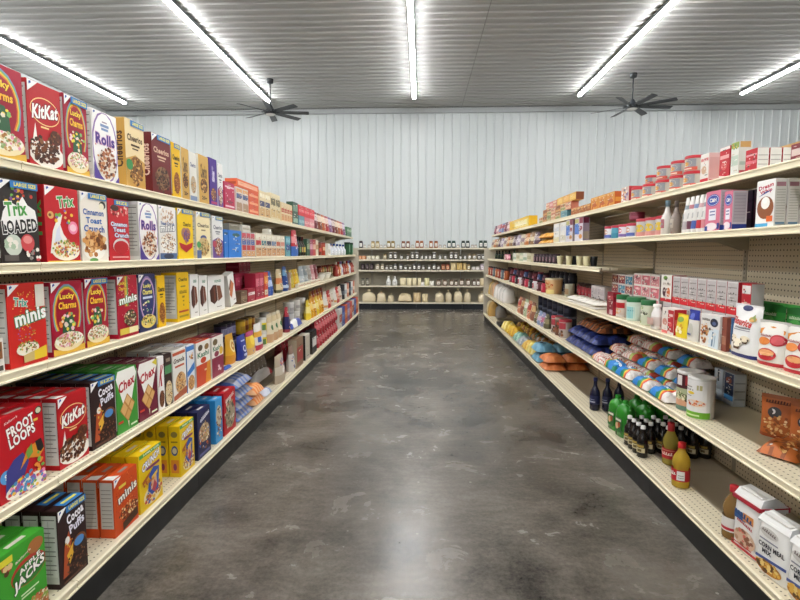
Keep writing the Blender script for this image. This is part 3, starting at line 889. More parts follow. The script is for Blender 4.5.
D['leanbar'] = ('#e8e6e2', [('P', [(0, .4), (.5, .8), (.9, .62), (.3, .25)], '#c9764a'), ('P', [(0, .6), (.4, .85), (.5, .78), (.1, .5)], '#6b3a2a'), ('R', .6, .12, .9, .15, '#8a857d')], ('#d6d3ce', None, None))
D['loops'] = ('#b3202c', [('B', .5, .5, .45, .42, 30, ['#e9dfe0', '#4a7fb5', '#d94f5a', '#efc9cf'], .12)], ('#9fb6d0', None, None))
D['dream'] = ('#e9e7e4', [('T', 'Dream', .5, .87, .8, .09, '#b3203a', None, 8), ('T', 'Whip', .52, .76, .66, .1, '#b3203a', None, 8), ('P', [(.12, .66), (.5, .76), (.86, .78), (.5, .72)], '#2f4a8a'), ('E', .52, .42, .45, .24, '#8a4f2c'), ('E', .52, .52, .24, .13, '#f3efe8'), ('E', .5, .58, .14, .07, '#fbf8f2'), ('R', 0, 0, .7, .09, '#4aa0cf'), ('R', .62, .12, .95, .24, '#d9642a')], ('#d6d4d0', 'D', None))
D['sugar'] = ('#cf7088', [('E', .5, .78, .42, .15, '#2f4a9e'), ('E', .5, .78, .38, .13, '#dfe0ee'), ('E', .5, .78, .36, .12, '#2f4a9e'), ('T', 'C&H', .5, .78, .46, .1, '#f4f0e6'), ('R', .25, .28, .75, .56, '#e4e2ea'), ('R', .32, .48, .68, .51, '#5a5f94'), ('R', .32, .4, .68, .43, '#5a5f94'), ('E', .45, .12, .4, .1, '#e8d9dd'), ('R', 0, 0, .2, .14, '#2a3a86'), ('R', .85, .05, 1, .2, '#2a3a86')], ('#cfc6cc', 'G', None))


def strips(bg, *cs):
    """simple small-carton front: bands from bottom to top (v0, v1, colour)"""
    return (bg, [('R', .06, a, .94, b, c) for a, b, c in cs], (bg, None, None))


def side_ops(sd, bg):
    if sd == 'nutri':
        return nutri(bg)
    c, t, tc = sd
    ops = [('R', 0, 0, 1, 1, c)]
    if t in ('N', 'D', 'S', 'G', 'C'):
        if t == 'N':
            ops += [('R', .08, .16, .92, .96, '#c9c3ba')] + [('R', .16, .2 + i * .07, .84, .212 + i * .07, '#8a857d') for i in range(10)]
        if t == 'D':
            ops += [('R', .1, .84, .9, .93, '#a87a86')] + [('R', .12, .16 + i * .055, .88, .172 + i * .055, '#a5a29c') for i in range(12)] + [('R', .1, .06, .9, .1, '#5a7f9f')]
        if t == 'G':
            ops += [('R', .08, .2, .92, .95, '#b9aeb6')] + [('R', .14, .3 + i * .08, .86, .31 + i * .08, '#8f868e') for i in range(8)] + [('R', 0, 0, 1, .15, '#2a3a86')]
        if t == 'S':
            ops += [('R', .1, .75, .9, .95, '#b9b6b0'), ('P', [(.1, .45), (.3, .68), (.45, .55), (.8, .68), (.7, .5), (.95, .35), (.5, .42), (.3, .3)], '#4a2a22'), ('E', .6, .22, .2, .06, '#3f2720'), ('E', .6, .08, .2, .055, '#3f2720')]
        if t == 'C':
            ops += [('E', .5, .52, .3, .1, '#4a5a8a'), ('E', .5, .52, .2, .06, '#c9c0a0'), ('R', .15, .08, .85, .34, '#d98a2a'), ('E', .5, .2, .16, .07, '#8a3a5a'), ('E', .5, .84, .3, .06, '#8a7a3a'), ('R', .2, .68, .8, .71, '#8f7a22')]
        return ops
    if t:
        # name printed up the spine
        W = .86
        ops += [('T', t, .5, .55, 1.6, .14, tc, None, 90)]
    return ops


def carton(key, near=True, tabtxt=None, corner=False):
    bg, ops, sd = D[key]

    def build(w, d, h):
        p = PK()
        S = box_surfs(w, d, h)
        p.box(-w / 2, w / 2, -d / 2, d / 2, 0, h, bg)
        f, W, H = S['front']
        o = list(ops)
        if corner:
            o += CORNER
        if tabtxt:
            o += tab(tabtxt)
        p.draw(f, W, H, o, 'f')
        for sn in ('lft', 'rgt'):
            f, W, H = S[sn]
            so = side_ops(sd, bg) if near or sd != 'nutri' else nutri_far()
            so = [(q[0], q[1], q[2], q[3], q[4] if q[8:] == () or q[8] != 90 else q[4], *q[5:]) if q[0] == 'T' else q for q in so]
            so2 = []
            for q in so:
                if q[0] == 'T':
                    # spine text: width along the height, height across the depth
                    q = ('T', q[1], q[2], q[3], .52 * H / W, .62 * W / H, q[6], None, 90)
                so2.append(q)
            p.draw(f, W, H, so2, sn)
        kids = []
        if near:
            q = PK()
            q.box(-w / 2 + .002, w / 2 - .002, -d / 2 + .001, d / 2 * .55, h, h + .0016, bg)
            t = Surf(lambda u, v, o2: (-w / 2 + u * w, -d / 2 + v * d, h + .0016 + o2))
            if tabtxt:
                q.draw(t, w, d, [('R', .3, .03, .98, .75, '#2f78b8'), ('R', .4, .3, .9, .5, '#e0d24a')], 'f')
            elif corner:
                q.draw(t, w, d, [('P', [(.01, .02), (.28, .02), (.2, .74), (.01, .74)], '#e9e6e0'), ('R', .45, .25, .8, .5, '#8f8a84')], 'f')
            else:
                q.draw(t, w, d, [('R', .3, .25, .7, .5, '#cfc6bd')], 'f')
            kids.append(('top_flap', q.mesh('top_flap')))
        return (p.mesh(key + '_carton'), kids)
    return build


def plain(bg, *cs, side=None, top=None, txt=None):
    """small carton: colour bands on the front, plain sides"""
    def build(w, d, h):
        p = PK()
        p.box(-w / 2, w / 2, -d / 2, d / 2, 0, h, bg, top=top)
        S = box_surfs(w, d, h)
        f, W, H = S['front']
        p.draw(f, W, H, [c if isinstance(c[0], str) else ('R', .05, c[0], .95, c[1], c[2]) for c in cs], 'f')
        if cs:
            k = random.Random(len(cs) * 31 + int(w * 1e4))
            for i in range(5):
                u, v = k.uniform(.1, .6), k.uniform(.08, .9)
                p.draw(f, W, H, [('R', u, v, min(.92, u + k.uniform(.15, .4)), v + .025, k.choice(('#e9e4da', '#3f3a36', bg, '#c9b9a0')))], 'f')
        if len(cs) > 1:
            cc = [c[2] for c in cs if not isinstance(c[0], str)] + ['#ece6da', '#4a423c', bg]
            p.draw(f, W, H, [('B', .5, .5, .4, .42, 12, cc, min(.055, .009 / w))], 'f')
        if txt:
            p.draw(f, W, H, [('T',) + txt], 'f')
        for sn in ('lft', 'rgt'):
            f, W, H = S[sn]
            if side:
                p.draw(f, W, H, [('R', 0, 0, 1, 1, side[0])] + [('R', .08, a, .92, b, c) for a, b, c in side[1:]], sn)
        return (p.mesh('small_carton'), [])
    return build


# ---- round things
def can(body, label=(), lid=None, lidh=.012, prof=None, n=20, taper=0, lidr=1.03):
    """label: ops on the front of the cylinder"""
    def build(w, d, h):
        r = min(w, d) / 2
        r0 = r * (1 - taper)
        hb = h - (lidh if lid else 0)
        p = PK()
        p.lathe([(r0 * .95, 0), (r0, .004), (r, hb - .003), (r * .97, hb)], body, n)
        if label:
            f, W, H = cyl_surf(r, .004, hb - .004, -1.35, 1.35, rz=lambda v: r0 + (r - r0) * v + .0004)
            p.draw(f, W, H, label, 'f')
        kids = []
        if lid:
            q = PK()
            q.lathe([(r * lidr, hb - .004), (r * lidr, h - .003), (r * (lidr - .04), h), (r * .8, h - .002), (.001, h - .002)], lid, n)
            kids.append(('lid', q.mesh('lid')))
        return (p.mesh('container_body'), kids)
    build.mid = True
    return build


def bottle(prof, body, cap, capz, capr, label=None, lz=(.2, .5), n=18, pw=2.0, lcol=None, neck=None):
    """prof fractions (r of half width, z of height)"""
    def build(w, d, h):
        r = w / 2
        p = PK()
        p.lathe([(a * r, z * h) for a, z in prof], body, n, pw=pw, sy=d / w)
        kids = []
        q = PK()
        q.lathe([(capr * r, capz * h), (capr * r, h * .99), (capr * r * .85, h), (.0005, h)], cap, 14)
        kids.append(('cap', q.mesh('cap')))
        if label:
            l = PK()
            rr = r * max(a for a, z in prof) + .0012
            l.lathe([(rr, lz[0] * h), (rr, lz[1] * h)], lcol, n, pw=pw, sy=d / w)
            l.f = l.f[:n]
            l.c = l.c[:n]
            l.sm = l.sm[:n]
            if pw == 2.0:
                f, W, H = cyl_surf(rr, lz[0] * h, lz[1] * h, -1.3, 1.3, rz=lambda v: rr + .0004)
                l.draw(f, W, H, label, 'f')
            kids.append(('label', l.mesh('label')))
        return (p.mesh('bottle_body'), kids)
    build.mid = True
    return build


OIL = [(.8, 0), (.97, .02), (1, .06), (1, .28), (.86, .34), (.86, .42), (1, .5), (.98, .6), (.8, .7), (.45, .8), (.38, .86), (.38, .9)]
SOY = [(.85, 0), (1, .02), (1, .56), (.9, .64), (.5, .74), (.42, .82), (.42, .92)]
WINE = [(.85, 0), (1, .03), (1, .5), (.88, .6), (.5, .7), (.36, .76), (.36, .94)]


def jug(body, cap, lab):
    def build(w, d, h):
        r = w / 2
        p = PK()
        p.lathe([(.86 * r, 0), (r, .02 * h), (r, .58 * h), (.99 * r, .7 * h), (.8 * r, .82 * h), (.34 * r, .89 * h), (.26 * r, .93 * h)], body, 20, pw=3.2, sy=d / w)
        kids = []
        q = PK()
        q.lathe([(.3 * r, .92 * h), (.3 * r, .995 * h), (.24 * r, h), (.0005, h)], cap, 14)
        kids.append(('cap', q.mesh('cap')))
        q = PK()
        q.tube([(r * .72, 0, .7 * h), (r * .9, 0, .78 * h), (r * .75, 0, .88 * h), (r * .3, 0, .9 * h)], .011, body, 8)
        kids.append(('handle', q.mesh('handle')))
        q = PK()
        f = Surf(lambda u, v, o: (-r * .62 + u * r * 1.24, -d / 2 - .0012 - o, (.14 + v * .4) * h))
        q.draw(f, r * 1.24, .4 * h, [('R', 0, 0, 1, 1, '#3a6b3a')] + lab, 'f')
        f = Surf(lambda u, v, o: (r + .0012 + o, -d * .3 + u * d * .6, (.14 + v * .4) * h))
        q.draw(f, d * .6, .4 * h, [('R', 0, 0, 1, 1, '#cfcdc6'), ('R', .1, .1, .9, .2, '#6a6a66'), ('R', .1, .35, .9, .4, '#8a8a86'), ('R', .1, .6, .9, .65, '#8a8a86')], 'r')
        f = Surf(lambda u, v, o: (-r - .0012 - o, d * .3 - u * d * .6, (.14 + v * .4) * h))
        q.draw(f, d * .6, .4 * h, [('R', 0, 0, 1, 1, '#cfcdc6'), ('R', .1, .35, .9, .4, '#8a8a86')], 'l')
        kids.append(('label', q.mesh('label')))
        return (p.mesh('jug_body'), kids)
    return build


# ---- soft things
def pouch(col, bands=(), ops=(), back=None, seal=None, puff=1.0, nx=10, nz=12, spout=None, fin='g'):
    """stand-up pouch: full at the foot, pinched flat at the top seal. bands (v0,v1,col) across the front"""
    def build(w, d, h):
        ph = random.random() * 6

        def hd(v):
            return d / 2 * puff * max(.02, (1 - max(0, (v - .12) / .88) ** 1.7)) * (.82 + .18 * min(1, v / .12))

        def hw(v):
            return w / 2 * (1 - .05 * sin(min(1, v * 1.05) * pi))

        def pos(u, v, sgn, o=0):
            x = (u * 2 - 1)
            wr = .0035 * sin(9 * u + ph) * sin(7 * v + ph * 2) * (v < .97)
            y = sgn * (hd(v) * (1 - abs(x) ** 2.6) ** .6 if abs(x) < 1 else 0) + sgn * (o + abs(wr) * (abs(x) < .93))
            return (x * hw(v), y, v * h)
        p = PK()

        def cf(u, v):
            for a, b, c in bands:
                if a <= v < b:
                    return c
            return col
        p.grid(lambda u, v: pos(u, v, -1), nx, nz, cf)
        p.grid(lambda u, v: pos(u, v, 1), nx, nz, back or cf, flip=True)
        p.add([pos(i / nx, 0, -1) for i in range(nx + 1)] + [pos(1 - i / nx, 0, 1) for i in range(1, nx)], [tuple(range(2 * nx - 1, -1, -1))], col)
        if nx < 8 and not ops:
            cc = [c for _, _, c in bands] + ['#e9e2d6', '#3f3834', col]
            s = Surf(lambda u, v, o: pos(.06 + k01(u) * .88, k01(v), -1, o + .002))
            p.draw(s, w * .9, h, [('B', .5, .32, .36, .2, 10, cc, .07), ('B', .5, .68, .3, .12, 7, cc, .05), ('S', .5, .8, .6, .07, '#efe9de')], 'f', .0004)
        if ops:
            s = Surf(lambda u, v, o: pos(.04 + u * .92, v, -1, o + .0014), 8, 8)
            p.draw(s, w * .92, h, list(ops), 'f', .0004)
        kids = []
        if seal:
            q = PK()
            q.box(-w / 2, w / 2, -.0022, .0022, h * .955, h * 1.02, seal)
            kids.append(('top_seal', q.mesh('top_seal')))
        return (p.mesh('pouch_body'), kids)
    build.mid = True
    return build


def pillow(colf, nu=12, nv=14, lump=.1, ops=(), seal=None, flat=.3):
    """sealed bag lying flat; colf(u,v) or key; u across the aisle face, v into the shelf"""
    def build(w, d, h):
        ph = [random.random() * 6 for _ in range(4)]

        def prof(u, v):
            a, b = abs(2 * u - 1), abs(2 * v - 1)
            k = max(0, 1 - a ** 3.2) ** .55 * max(0, 1 - min(1, b / .94) ** 3.6) ** .55
            return k * (1 + lump * sin(11 * u + ph[0]) * sin(9 * v + ph[1]) + lump * .6 * sin(21 * u + ph[2]) * sin(17 * v + ph[3])) / (1 + lump)

        def top(u, v, o=0):
            a = .06 * abs(2 * v - 1) ** 4
            return ((u - .5) * w * (1 - a), (v - .5) * d, h * (.16 + .84 * prof(u, v)) + o)

        def bot(u, v):
            a = .06 * abs(2 * v - 1) ** 4
            return ((u - .5) * w * (1 - a), (v - .5) * d, h * .15 * (max(0, 1 - prof(u, v) ** .5) if prof(u, v) > 0 else 1))
        p = PK()
        p.grid(top, nu, nv, colf)
        p.grid(bot, nu, nv, colf if isinstance(colf, str) else (lambda u, v: colf(u, v)), flip=True)
        for sgn in (0, 1):
            p.grid(lambda u, v: (top(u, sgn) if v > .5 else bot(u, sgn)), nu, 1, colf if isinstance(colf, str) else colf(.5, sgn), flip=bool(sgn))
        if ops:
            p.draw(Surf(lambda u, v, o: top(u, v, o + .001), 8, 8), w, d, list(ops), 'f', .0005)
        return (p.mesh('bag_body'), [])
    return build


def sack(col, tie='#e8e4d8', neck=.18, pw=3.4, lump=.07):
    """full plastic bag gathered and tied at the top"""
    def build(w, d, h):
        ph = [random.random() * 6 for _ in range(3)]
        n, p = 16, PK()
        prof = [(.9, 0), (1, .05), (1, .2), (.95, .45), (.86, .62), (.6, .74), (.2, .8), (.08, .83), (.09, .85), (.24, .93), (.32, 1)]
        vs, fs = [], []
        for r, z in prof:
            for i in range(n):
                a = 2 * pi * i / n
                k = (abs(cos(a)) ** pw + abs(sin(a)) ** pw) ** (-1 / pw)
                q = 1 + lump * sin(3 * a + ph[0] + 5 * z) + lump * .6 * sin(7 * a + ph[1]) * (.4 + z)
                vs.append((r * w / 2 * k * q * cos(a) * .95, r * d / 2 * k * q * sin(a) * .95, z * h * (1 + .05 * sin(2 * a + ph[2]) * z)))
        for k in range(len(prof) - 1):
            for i in range(n):
                j = (i + 1) % n
                fs.append((k * n + i, k * n + j, k * n + n + j, k * n + n + i))
        fs.append(tuple(range(n - 1, -1, -1)))
        p.add(vs, fs, col, True)
        q = PK()
        q.lathe([(.1 * w / 2, .82 * h), (.115 * w / 2, .84 * h), (.1 * w / 2, .86 * h)], tie, 10, sy=d / w)
        return (p.mesh('sack_body'), [('tie', q.mesh('tie'))])
    return build


def mound(col, lump=.08):
    """soft bag slumped flat, no tie"""
    def build(w, d, h):
        return pillow(col, 12, 10, lump)(w, d, h)
    return build


def paperbag(ops, sideops, red=None):
    """flour bag: paper brick with soft edges and a folded, glued top"""
    def build(w, d, h):
        p = PK()
        prof = [(.93, 0), (1, .04), (1.02, .3), (1.0, .6), (.97, .84), (.9, .9)]
        n = 28
        ph = random.random() * 6
        vs, fs = [], []
        for r, z in prof:
            for i in range(n):
                a = 2 * pi * (i + .5) / n
                k = (abs(cos(a)) ** 7 + abs(sin(a)) ** 7) ** (-1 / 7)
                q = 1 + .012 * sin(5 * a + ph + 9 * z)
                vs.append((r * w / 2 * k * cos(a) * q, r * d / 2 * k * sin(a) * q, z * h))
        for k in range(len(prof) - 1):
            for i in range(n):
                j = (i + 1) % n
                fs.append((k * n + i, k * n + j, k * n + n + j, k * n + n + i))
        fs.append(tuple(range(n - 1, -1, -1)))
        fs.append(tuple(range((len(prof) - 1) * n, len(prof) * n)))
        p.add(vs, fs, '#e9e7e3', True)
        yf = -d / 2 * 1.045
        p.draw(Surf(lambda u, v, o: ((u - .5) * w * .94, yf - o, (.05 + v * .8) * h)), w * .94, .8 * h, ops, 'f')
        for sg in (-1, 1):
            p.draw(Surf(lambda u, v, o: (sg * (w / 2 * 1.045 + o), sg * (u - .5) * d * .84, (.05 + v * .8) * h)), d * .84, .8 * h, sideops, 's%d' % sg)
        q = PK()
        # folded top: roof-like block tipped to the front
        a, b = w / 2 * .97, d / 2
        z0, z1 = .86 * h, h
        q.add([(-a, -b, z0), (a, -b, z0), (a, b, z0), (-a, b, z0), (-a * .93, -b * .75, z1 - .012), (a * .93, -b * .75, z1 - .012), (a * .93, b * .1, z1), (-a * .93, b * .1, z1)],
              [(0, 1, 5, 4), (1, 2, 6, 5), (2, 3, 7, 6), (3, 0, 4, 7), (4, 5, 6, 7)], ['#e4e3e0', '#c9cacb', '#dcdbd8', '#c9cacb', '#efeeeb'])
        q.box(-a * .8, a * .8, -b * .78, -b * .3, z1 - .0115, z1 - .004, '#e6e4df')
        kids = [('folded_top', q.mesh('folded_top'))]
        if red:
            r = PK()
            k = 1.02
            z = .8 * h
            for (x0, x1, y0, y1) in ((-a * k, a * k, -b * k - .006, -b * k), (-a * k, a * k, b * k, b * k + .004), (a * k, a * k + .004, -b * k, b * k), (-a * k - .004, -a * k, -b * k, b * k)):
                r.box(x0, x1, y0, y1, z, z + .017, red)
            kids.append(('band', r.mesh('band')))
        return (p.mesh('paper_bag'), kids)
    return build


def jarlet(body, lid=None, lab=None, kind='jar'):
    """small jar far away: one mesh, lid and paper label in their own colours"""
    def build(w, d, h):
        r = min(w, d) / 2
        p = PK()
        lc = lid or body
        if kind == 'jar':
            p.lathe([(.85 * r, 0), (r, .03 * h), (r, .72 * h), (.82 * r, .84 * h), (.8 * r, .86 * h), (.86 * r, .86 * h), (.86 * r, h)], [body] * 4 + [lc] * 2, 12)
        elif kind == 'bottle':
            p.lathe([(.85 * r, 0), (r, .03 * h), (r, .5 * h), (.5 * r, .68 * h), (.36 * r, .8 * h), (.36 * r, .82 * h), (.42 * r, .82 * h), (.42 * r, h)], [body] * 5 + [lc] * 2, 12)
        else:
            p.lathe([(.82 * r, 0), (.9 * r, .02 * h), (r, .86 * h), (1.04 * r, .87 * h), (1.04 * r, h)], [body] * 2 + [lc] * 2, 14)
        if lab:
            top = {'jar': .66, 'bottle': .46, 'tub': .8}[kind]
            f, W, H = cyl_surf(r, .2 * h, top * h, -.68, .68, rz=lambda v: r * 1.015)
            p.draw(f, W, H, [('R', 0, 0, 1, 1, lab), ('R', .2, .35, .8, .55, '#8f8a84')], 'f', .0006)
        return (p.mesh('jar_body'), [])
    build.mid = True
    return build


# ------------------------------------------------------------------ placing
USED = []


def put(name, label, cat, build, sh, a, b, h, d, inset=.028, z=0, rot=0, group=None, n=0, qlabel=None, tilt=0, gap=.004, minw=None, back=0):
    """stand one package with its front between picture columns a..b on shelf sh; n more queue behind it"""
    sg, X, Z = SH[sh]
    xf = X + inset
    xs = xf + (d / 2 if hasattr(build, 'mid') else 0)
    ya, yb = y_at(a, sg * xs, Z + z), y_at(b, sg * xs, Z + z)
    if ya > yb:
        ya, yb = yb, ya
    w = max(.012, yb - ya - gap)
    o = tree(name, build(w, d, h))
    o.location = (sg * (xf + d / 2), (ya + yb) / 2, Z + z + .0006)
    o.rotation_euler = (0, radians(tilt), radians(-sg * 90 + rot))
    tag(o, label, cat, group or ('boxes queued with ' + label[:40] if n else None))
    for k in range(n):
        c = dup(o)
        c.location.x += sg * (d + .006) * (k + 1)
        c['label'] = qlabel.format(ORD[k])
        LABELS.setdefault(c['label'].lower(), []).append((c.name, None))
    return o


def run(name, desc, cat, builds, sh, a, b, n, h, d, inset=.028, z=0, layers=1, lh=None, deep=1, group=None, gap=.006, jit=0, rot=0, wfix=None, where='', start=0):
    """n like packages side by side between picture columns a..b, in layers and rows deep.
    builds: list of (word, builder) cycled along the run; desc holds {c}"""
    sg, X, Z = SH[sh]
    xf = X + inset
    ya, yb = y_at(a, sg * xf, Z + z), y_at(b, sg * xf, Z + z)
    if ya > yb:
        ya, yb = yb, ya
    step = (yb - ya) / n
    w = wfix or step - gap
    protos = {}
    group = group or (desc.format(c='').replace('  ', ' ').strip())
    for L in range(layers):
        for q in range(deep):
            for i in range(n):
                word, bd = builds[(i + start + L) % len(builds)]
                k = (word, id(bd))
                if k not in protos:
                    o = protos[k] = tree(name, bd(w, d, h))
                else:
                    o = dup(protos[k])
                o.location = (sg * (xf + d / 2 + q * (d + .006)), ya + step * (i + .5), Z + z + .0006 + L * (lh or h + .001))
                o.rotation_euler = (0, 0, radians(-sg * 90 + rot + random.uniform(-jit, jit)))
                lay = '' if layers == 1 else ('bottom ', 'upper ')[L] if layers == 2 else ('bottom ', 'middle ', 'upper ')[L] if layers == 3 else ('bottom ', 'second-layer ', 'third-layer ', 'topmost ')[L]
                t = lay + desc.format(c=word)
                if n > 1:
                    t += ', %s from near end' % ORD[i]
                if q:
                    t += ', row behind' if q == 1 else ', third row'
                if where:
                    t += ' ' + where
                tag(o, t, cat, group)
    return protos
# ================================================================== cereal side
CB = 'cereal_box'
T1 = 'on the top cereal shelf'
T2 = 'on the second cereal shelf'
T3 = 'on the third cereal shelf'
T4 = 'on the fourth cereal shelf'
T5 = 'on the bottom cereal shelf'


def cbox(label, key, sh, a, b, h, d=.066, **k):
    cn = k.pop('corner', True)
    tb = k.pop('tab', None)
    return put(CB, label, 'cereal box', carton(key, True, tb, cn), sh, a, b, h, d, **k)


# ---- top shelf
cbox('crimson rainbow-arch cereal box at the camera end of the top shelf', 'lucky', 'L1', -24, 26, .338, rot=-2)
cbox('red chocolate wafer cereal box with white script in an oval, top shelf', 'kitkat', 'L1', 30, 64, .332, rot=0)
cbox('crimson rainbow-arch cereal box with blue tab, after the wafer cereal, top shelf', 'lucky', 'L1', 66, 90, .338, tab='LARGE SIZE', rot=1, inset=.03)
cbox('white and purple cinnamon roll cereal box on the top shelf', 'rolls', 'L1', 94, 119, .328)
cbox('gold and cream ring cereal box with green badge on the top shelf', 'cheergold', 'L1', 127, 146, .355, d=.075, tab='LARGE SIZE', corner=False)
cbox('maroon chocolate ring cereal box with cream spine lettering, top shelf', 'cheerchoc', 'L1', 153, 172, .34, d=.07, tab='LARGE SIZE')
cbox('yellow ring cereal box beside the maroon one on the top shelf', 'cheeryellow', 'L1', 173, 181.5, .335, corner=False, tab='SIZE')
cbox('tan ring cereal box just past the yellow one, top shelf', 'cheertan', 'L1', 182.5, 190, .33, corner=False)
cbox('pale blue-white ring cereal box between two tan boxes, top shelf', 'cheerpale', 'L1', 190.5, 197.5, .325, corner=False)
cbox('tan ring cereal box before the purple one on the top shelf', 'cheertan', 'L1', 199.5, 209.5, .335, corner=False)
cbox('purple ring cereal box with vertical white lettering, top shelf', 'cheerpurple', 'L1', 210.5, 217.8, .345, corner=False)
cbox('white and lilac ring cereal box after the purple one, top shelf', 'cheerwhite', 'L1', 218.3, 223.6, .33)
put('cereal_bar_box', 'pinkish red cereal bar box standing at the foot of the orange boxes', 'box', plain('#b72f52', (.8, .86, '#e9c3cf'), (.1, .16, '#e9c3cf'), side=('#b72f52',)), 'L1', 225, 235, .215, .09)
run('cereal_bar_box', 'white and blue cereal bar box under the long orange carton', 'box', [('', plain('#d5cbc2', (.55, .75, '#54628e'), (.05, .4, '#a8886e'), (.8, .95, '#d9a36a')))], 'L1', 236.5, 248.8, 2, .205, .09)
run('snack_bar_carton', 'orange snack bar carton in the standing stack on the top shelf', 'box', [('', plain('#d4552f', (.35, .65, '#e8a078'), side=('#d4552f', (.3, .5, '#b8401f'))))], 'L1', 249.2, 258.8, 1, .069, .12, layers=3, lh=.0695)
put('snack_bar_carton', 'long orange snack bar carton laid across the tops of the row', 'box', plain('#d9663c', (.25, .75, '#e9a98a'), side=('#d9663c', (.3, .6, '#a8442a'))), 'L1', 236.8, 258.6, .066, .1, z=.2105)
run('cracker_box', 'cream cracker box with dark blue label, top shelf', 'box', [('', plain('#dccba2', (.42, .62, '#3f3f66'), (.05, .35, '#c9a06a'), (.75, .9, '#efe6cc')))], 'L1', 259.8, 270.5, 2, .25, .07)
run('cracker_box', 'tall cream cracker box with black figures, top shelf', 'box', [('', plain('#d9cba6', (.55, .8, '#6b6448'), (.1, .4, '#d0b27a')))], 'L1', 271, 280.5, 2, .27, .07)
run('cracker_box', 'cream and salmon cracker box, short, on the top shelf', 'box', [('', plain('#dcc7a0', (.5, .7, '#b5452f'), (.1, .4, '#c98f5a')))], 'L1', 281.5, 292.5, 4, .215, .07)
put('mint_box', 'dark green carton between the crackers and the red tubs, top shelf', 'box', plain('#2f4a3a', (.6, .85, '#6f8f7a'), (.1, .3, '#8fae9a')), 'L1', 293.2, 298.2, .27, .08)
run('dessert_carton', '{c} dessert carton in the low row under the red ones', 'box', [('teal', plain('#5f8a96', (.3, .6, '#8fb0b8'))), ('rose', plain('#cf6a72', (.3, .6, '#e0a0a0'))), ('pink', plain('#d98a90', (.3, .6, '#e8b9b9')))], 'L1', 299, 314.5, 3, .13, .1)
run('dessert_carton', 'bright red dessert carton on top of the teal and pink ones', 'box', [('', plain('#cf2f3a', (.35, .6, '#e8707a')))], 'L1', 298.6, 314.5, 3, .13, .1, z=.1315)
BAGC = [('maroon', '#6a2430', '#d9c9c4'), ('brown', '#7a3f2a', '#e0cdb8'), ('orange', '#b5623a', '#e8d4bd'), ('red', '#a8323a', '#e0c4b8'), ('mauve', '#7f5a86', '#d5c9da')]
run('snack_bag', '{c} snack bag with white label at the far end, top shelf', 'snack bag', [(n, pouch(c, [(.55, .85, l), (.1, .3, c)], nx=6, nz=8)) for n, c, l in BAGC], 'L1', 315.5, 346.5, 10, .26, .09, gap=.02)
run('drink_carton', 'green carton at the far end of the top cereal shelf', 'box', [('', plain('#4f7a55', (.55, .75, '#a8bfa2'), (.1, .4, '#3a5f44')))], 'L1', 347, 351.5, 2, .2, .08)

# ---- second shelf
cbox('black fruit puff cereal box with blue tab at the camera end', 'trixloaded', 'L2', 1.5, 41, .30, tab='LARGE SIZE')
cbox('bright red fruit puff cereal box with green name, second shelf', 'trix', 'L2', 47, 81, .305)
cbox('beige cinnamon square cereal box with blue lettering and blue tab, second shelf', 'ctc', 'L2', 82.5, 109, .305, tab='LARGE SIZE')
cbox('narrow red cinnamon square cereal box with blue top, second shelf', 'ctcred', 'L2', 110, 130.5, .295, tab='SIZE', corner=False)
cbox('white and purple cinnamon roll cereal box on the second shelf', 'rolls', 'L2', 140, 159, .305)
cbox('white mini cinnamon square cereal box, second shelf', 'ctcminis', 'L2', 160, 177, .305)
cbox('yellow cereal box with heart-shaped bowl and red ribbon, second shelf', 'cheerheart', 'L2', 178.5, 194, .31, tab='SIZE')
cbox('cream ring cereal box with green badge, second shelf', 'cheercream', 'L2', 197, 211, .31, tab='SIZE')
cbox('white and violet ring cereal box beside the blue carton, second shelf', 'cheerwhite', 'L2', 213, 223.6, .30, tab='SIZE')
put('cookie_box', 'narrow blue carton next to the wide blue one, second shelf', 'box', plain('#2a72c4', (.82, .9, '#1f4a6a'), side=('#2a72c4',)), 'L2', 224.6, 228.6, .215, .09)
put('cookie_box', 'wide bright blue carton with dark oval emblem, second shelf', 'box', plain('#2b78cf', ('E', .6, .84, .3, .07, '#2f5a5a'), ('R', .5, .35, .75, .39, '#9fc3ea'), side=('#2b78cf',)), 'L2', 229, 241.6, .215, .1)
put('flat_carton', 'grey carton lying flat on the wide blue one', 'box', plain('#8c8677', (.2, .7, '#77715f')), 'L2', 229.4, 240, .05, .09, z=.2165)
run('pastry_box', 'red and blue patterned pastry box, second shelf', 'box', [('', plain('#c4bcbb', (.75, .95, '#c9505a'), (.5, .7, '#4f6fae'), (.28, .48, '#c03a3a'), (.05, .25, '#cf9a5a')))], 'L2', 242.2, 255.2, 3, .215, .08)
put('cracker_sleeve', 'white carton lying on top of the red and blue boxes', 'box', plain('#d5d0c3', (.3, .6, '#b5ad9a')), 'L2', 242.5, 250.5, .055, .08, z=.2165)
run('granola_bar_box', 'cream granola bar box with {c} badge, second shelf', 'box', [(n, plain('#d9cfba', (.5, .7, c), (.05, .4, '#c99566'), (.78, .94, '#e6dfcc'))) for n, c in (('red', '#c0303a'), ('teal', '#3f7a86'), ('navy', '#3a3f55'), ('blue', '#5a78a0'), ('rust', '#c0624a'), ('coral', '#cf8a7a'))], 'L2', 256, 285, 6, .218, .08)
put('spice_box', 'small white box perched on the cream granola bar boxes', 'box', plain('#e0dccf', (.2, .5, '#c9c3b3')), 'L2', 268.4, 271.4, .05, .06, z=.2195)
put('cookie_box', 'teal carton after the cream granola bar boxes, second shelf', 'box', plain('#5f9aa6', (.3, .6, '#2f4a86'), (.7, .9, '#8fc0c9')), 'L2', 286, 290.6, .22, .08)
put('candy_bag', 'tall red bag with blue foot standing above its neighbours', 'snack bag', pouch('#b02a36', [(.0, .35, '#3a62a8'), (.55, .7, '#d9888a')], nx=6, nz=8), 'L2', 291.3, 296.2, .31, .09)
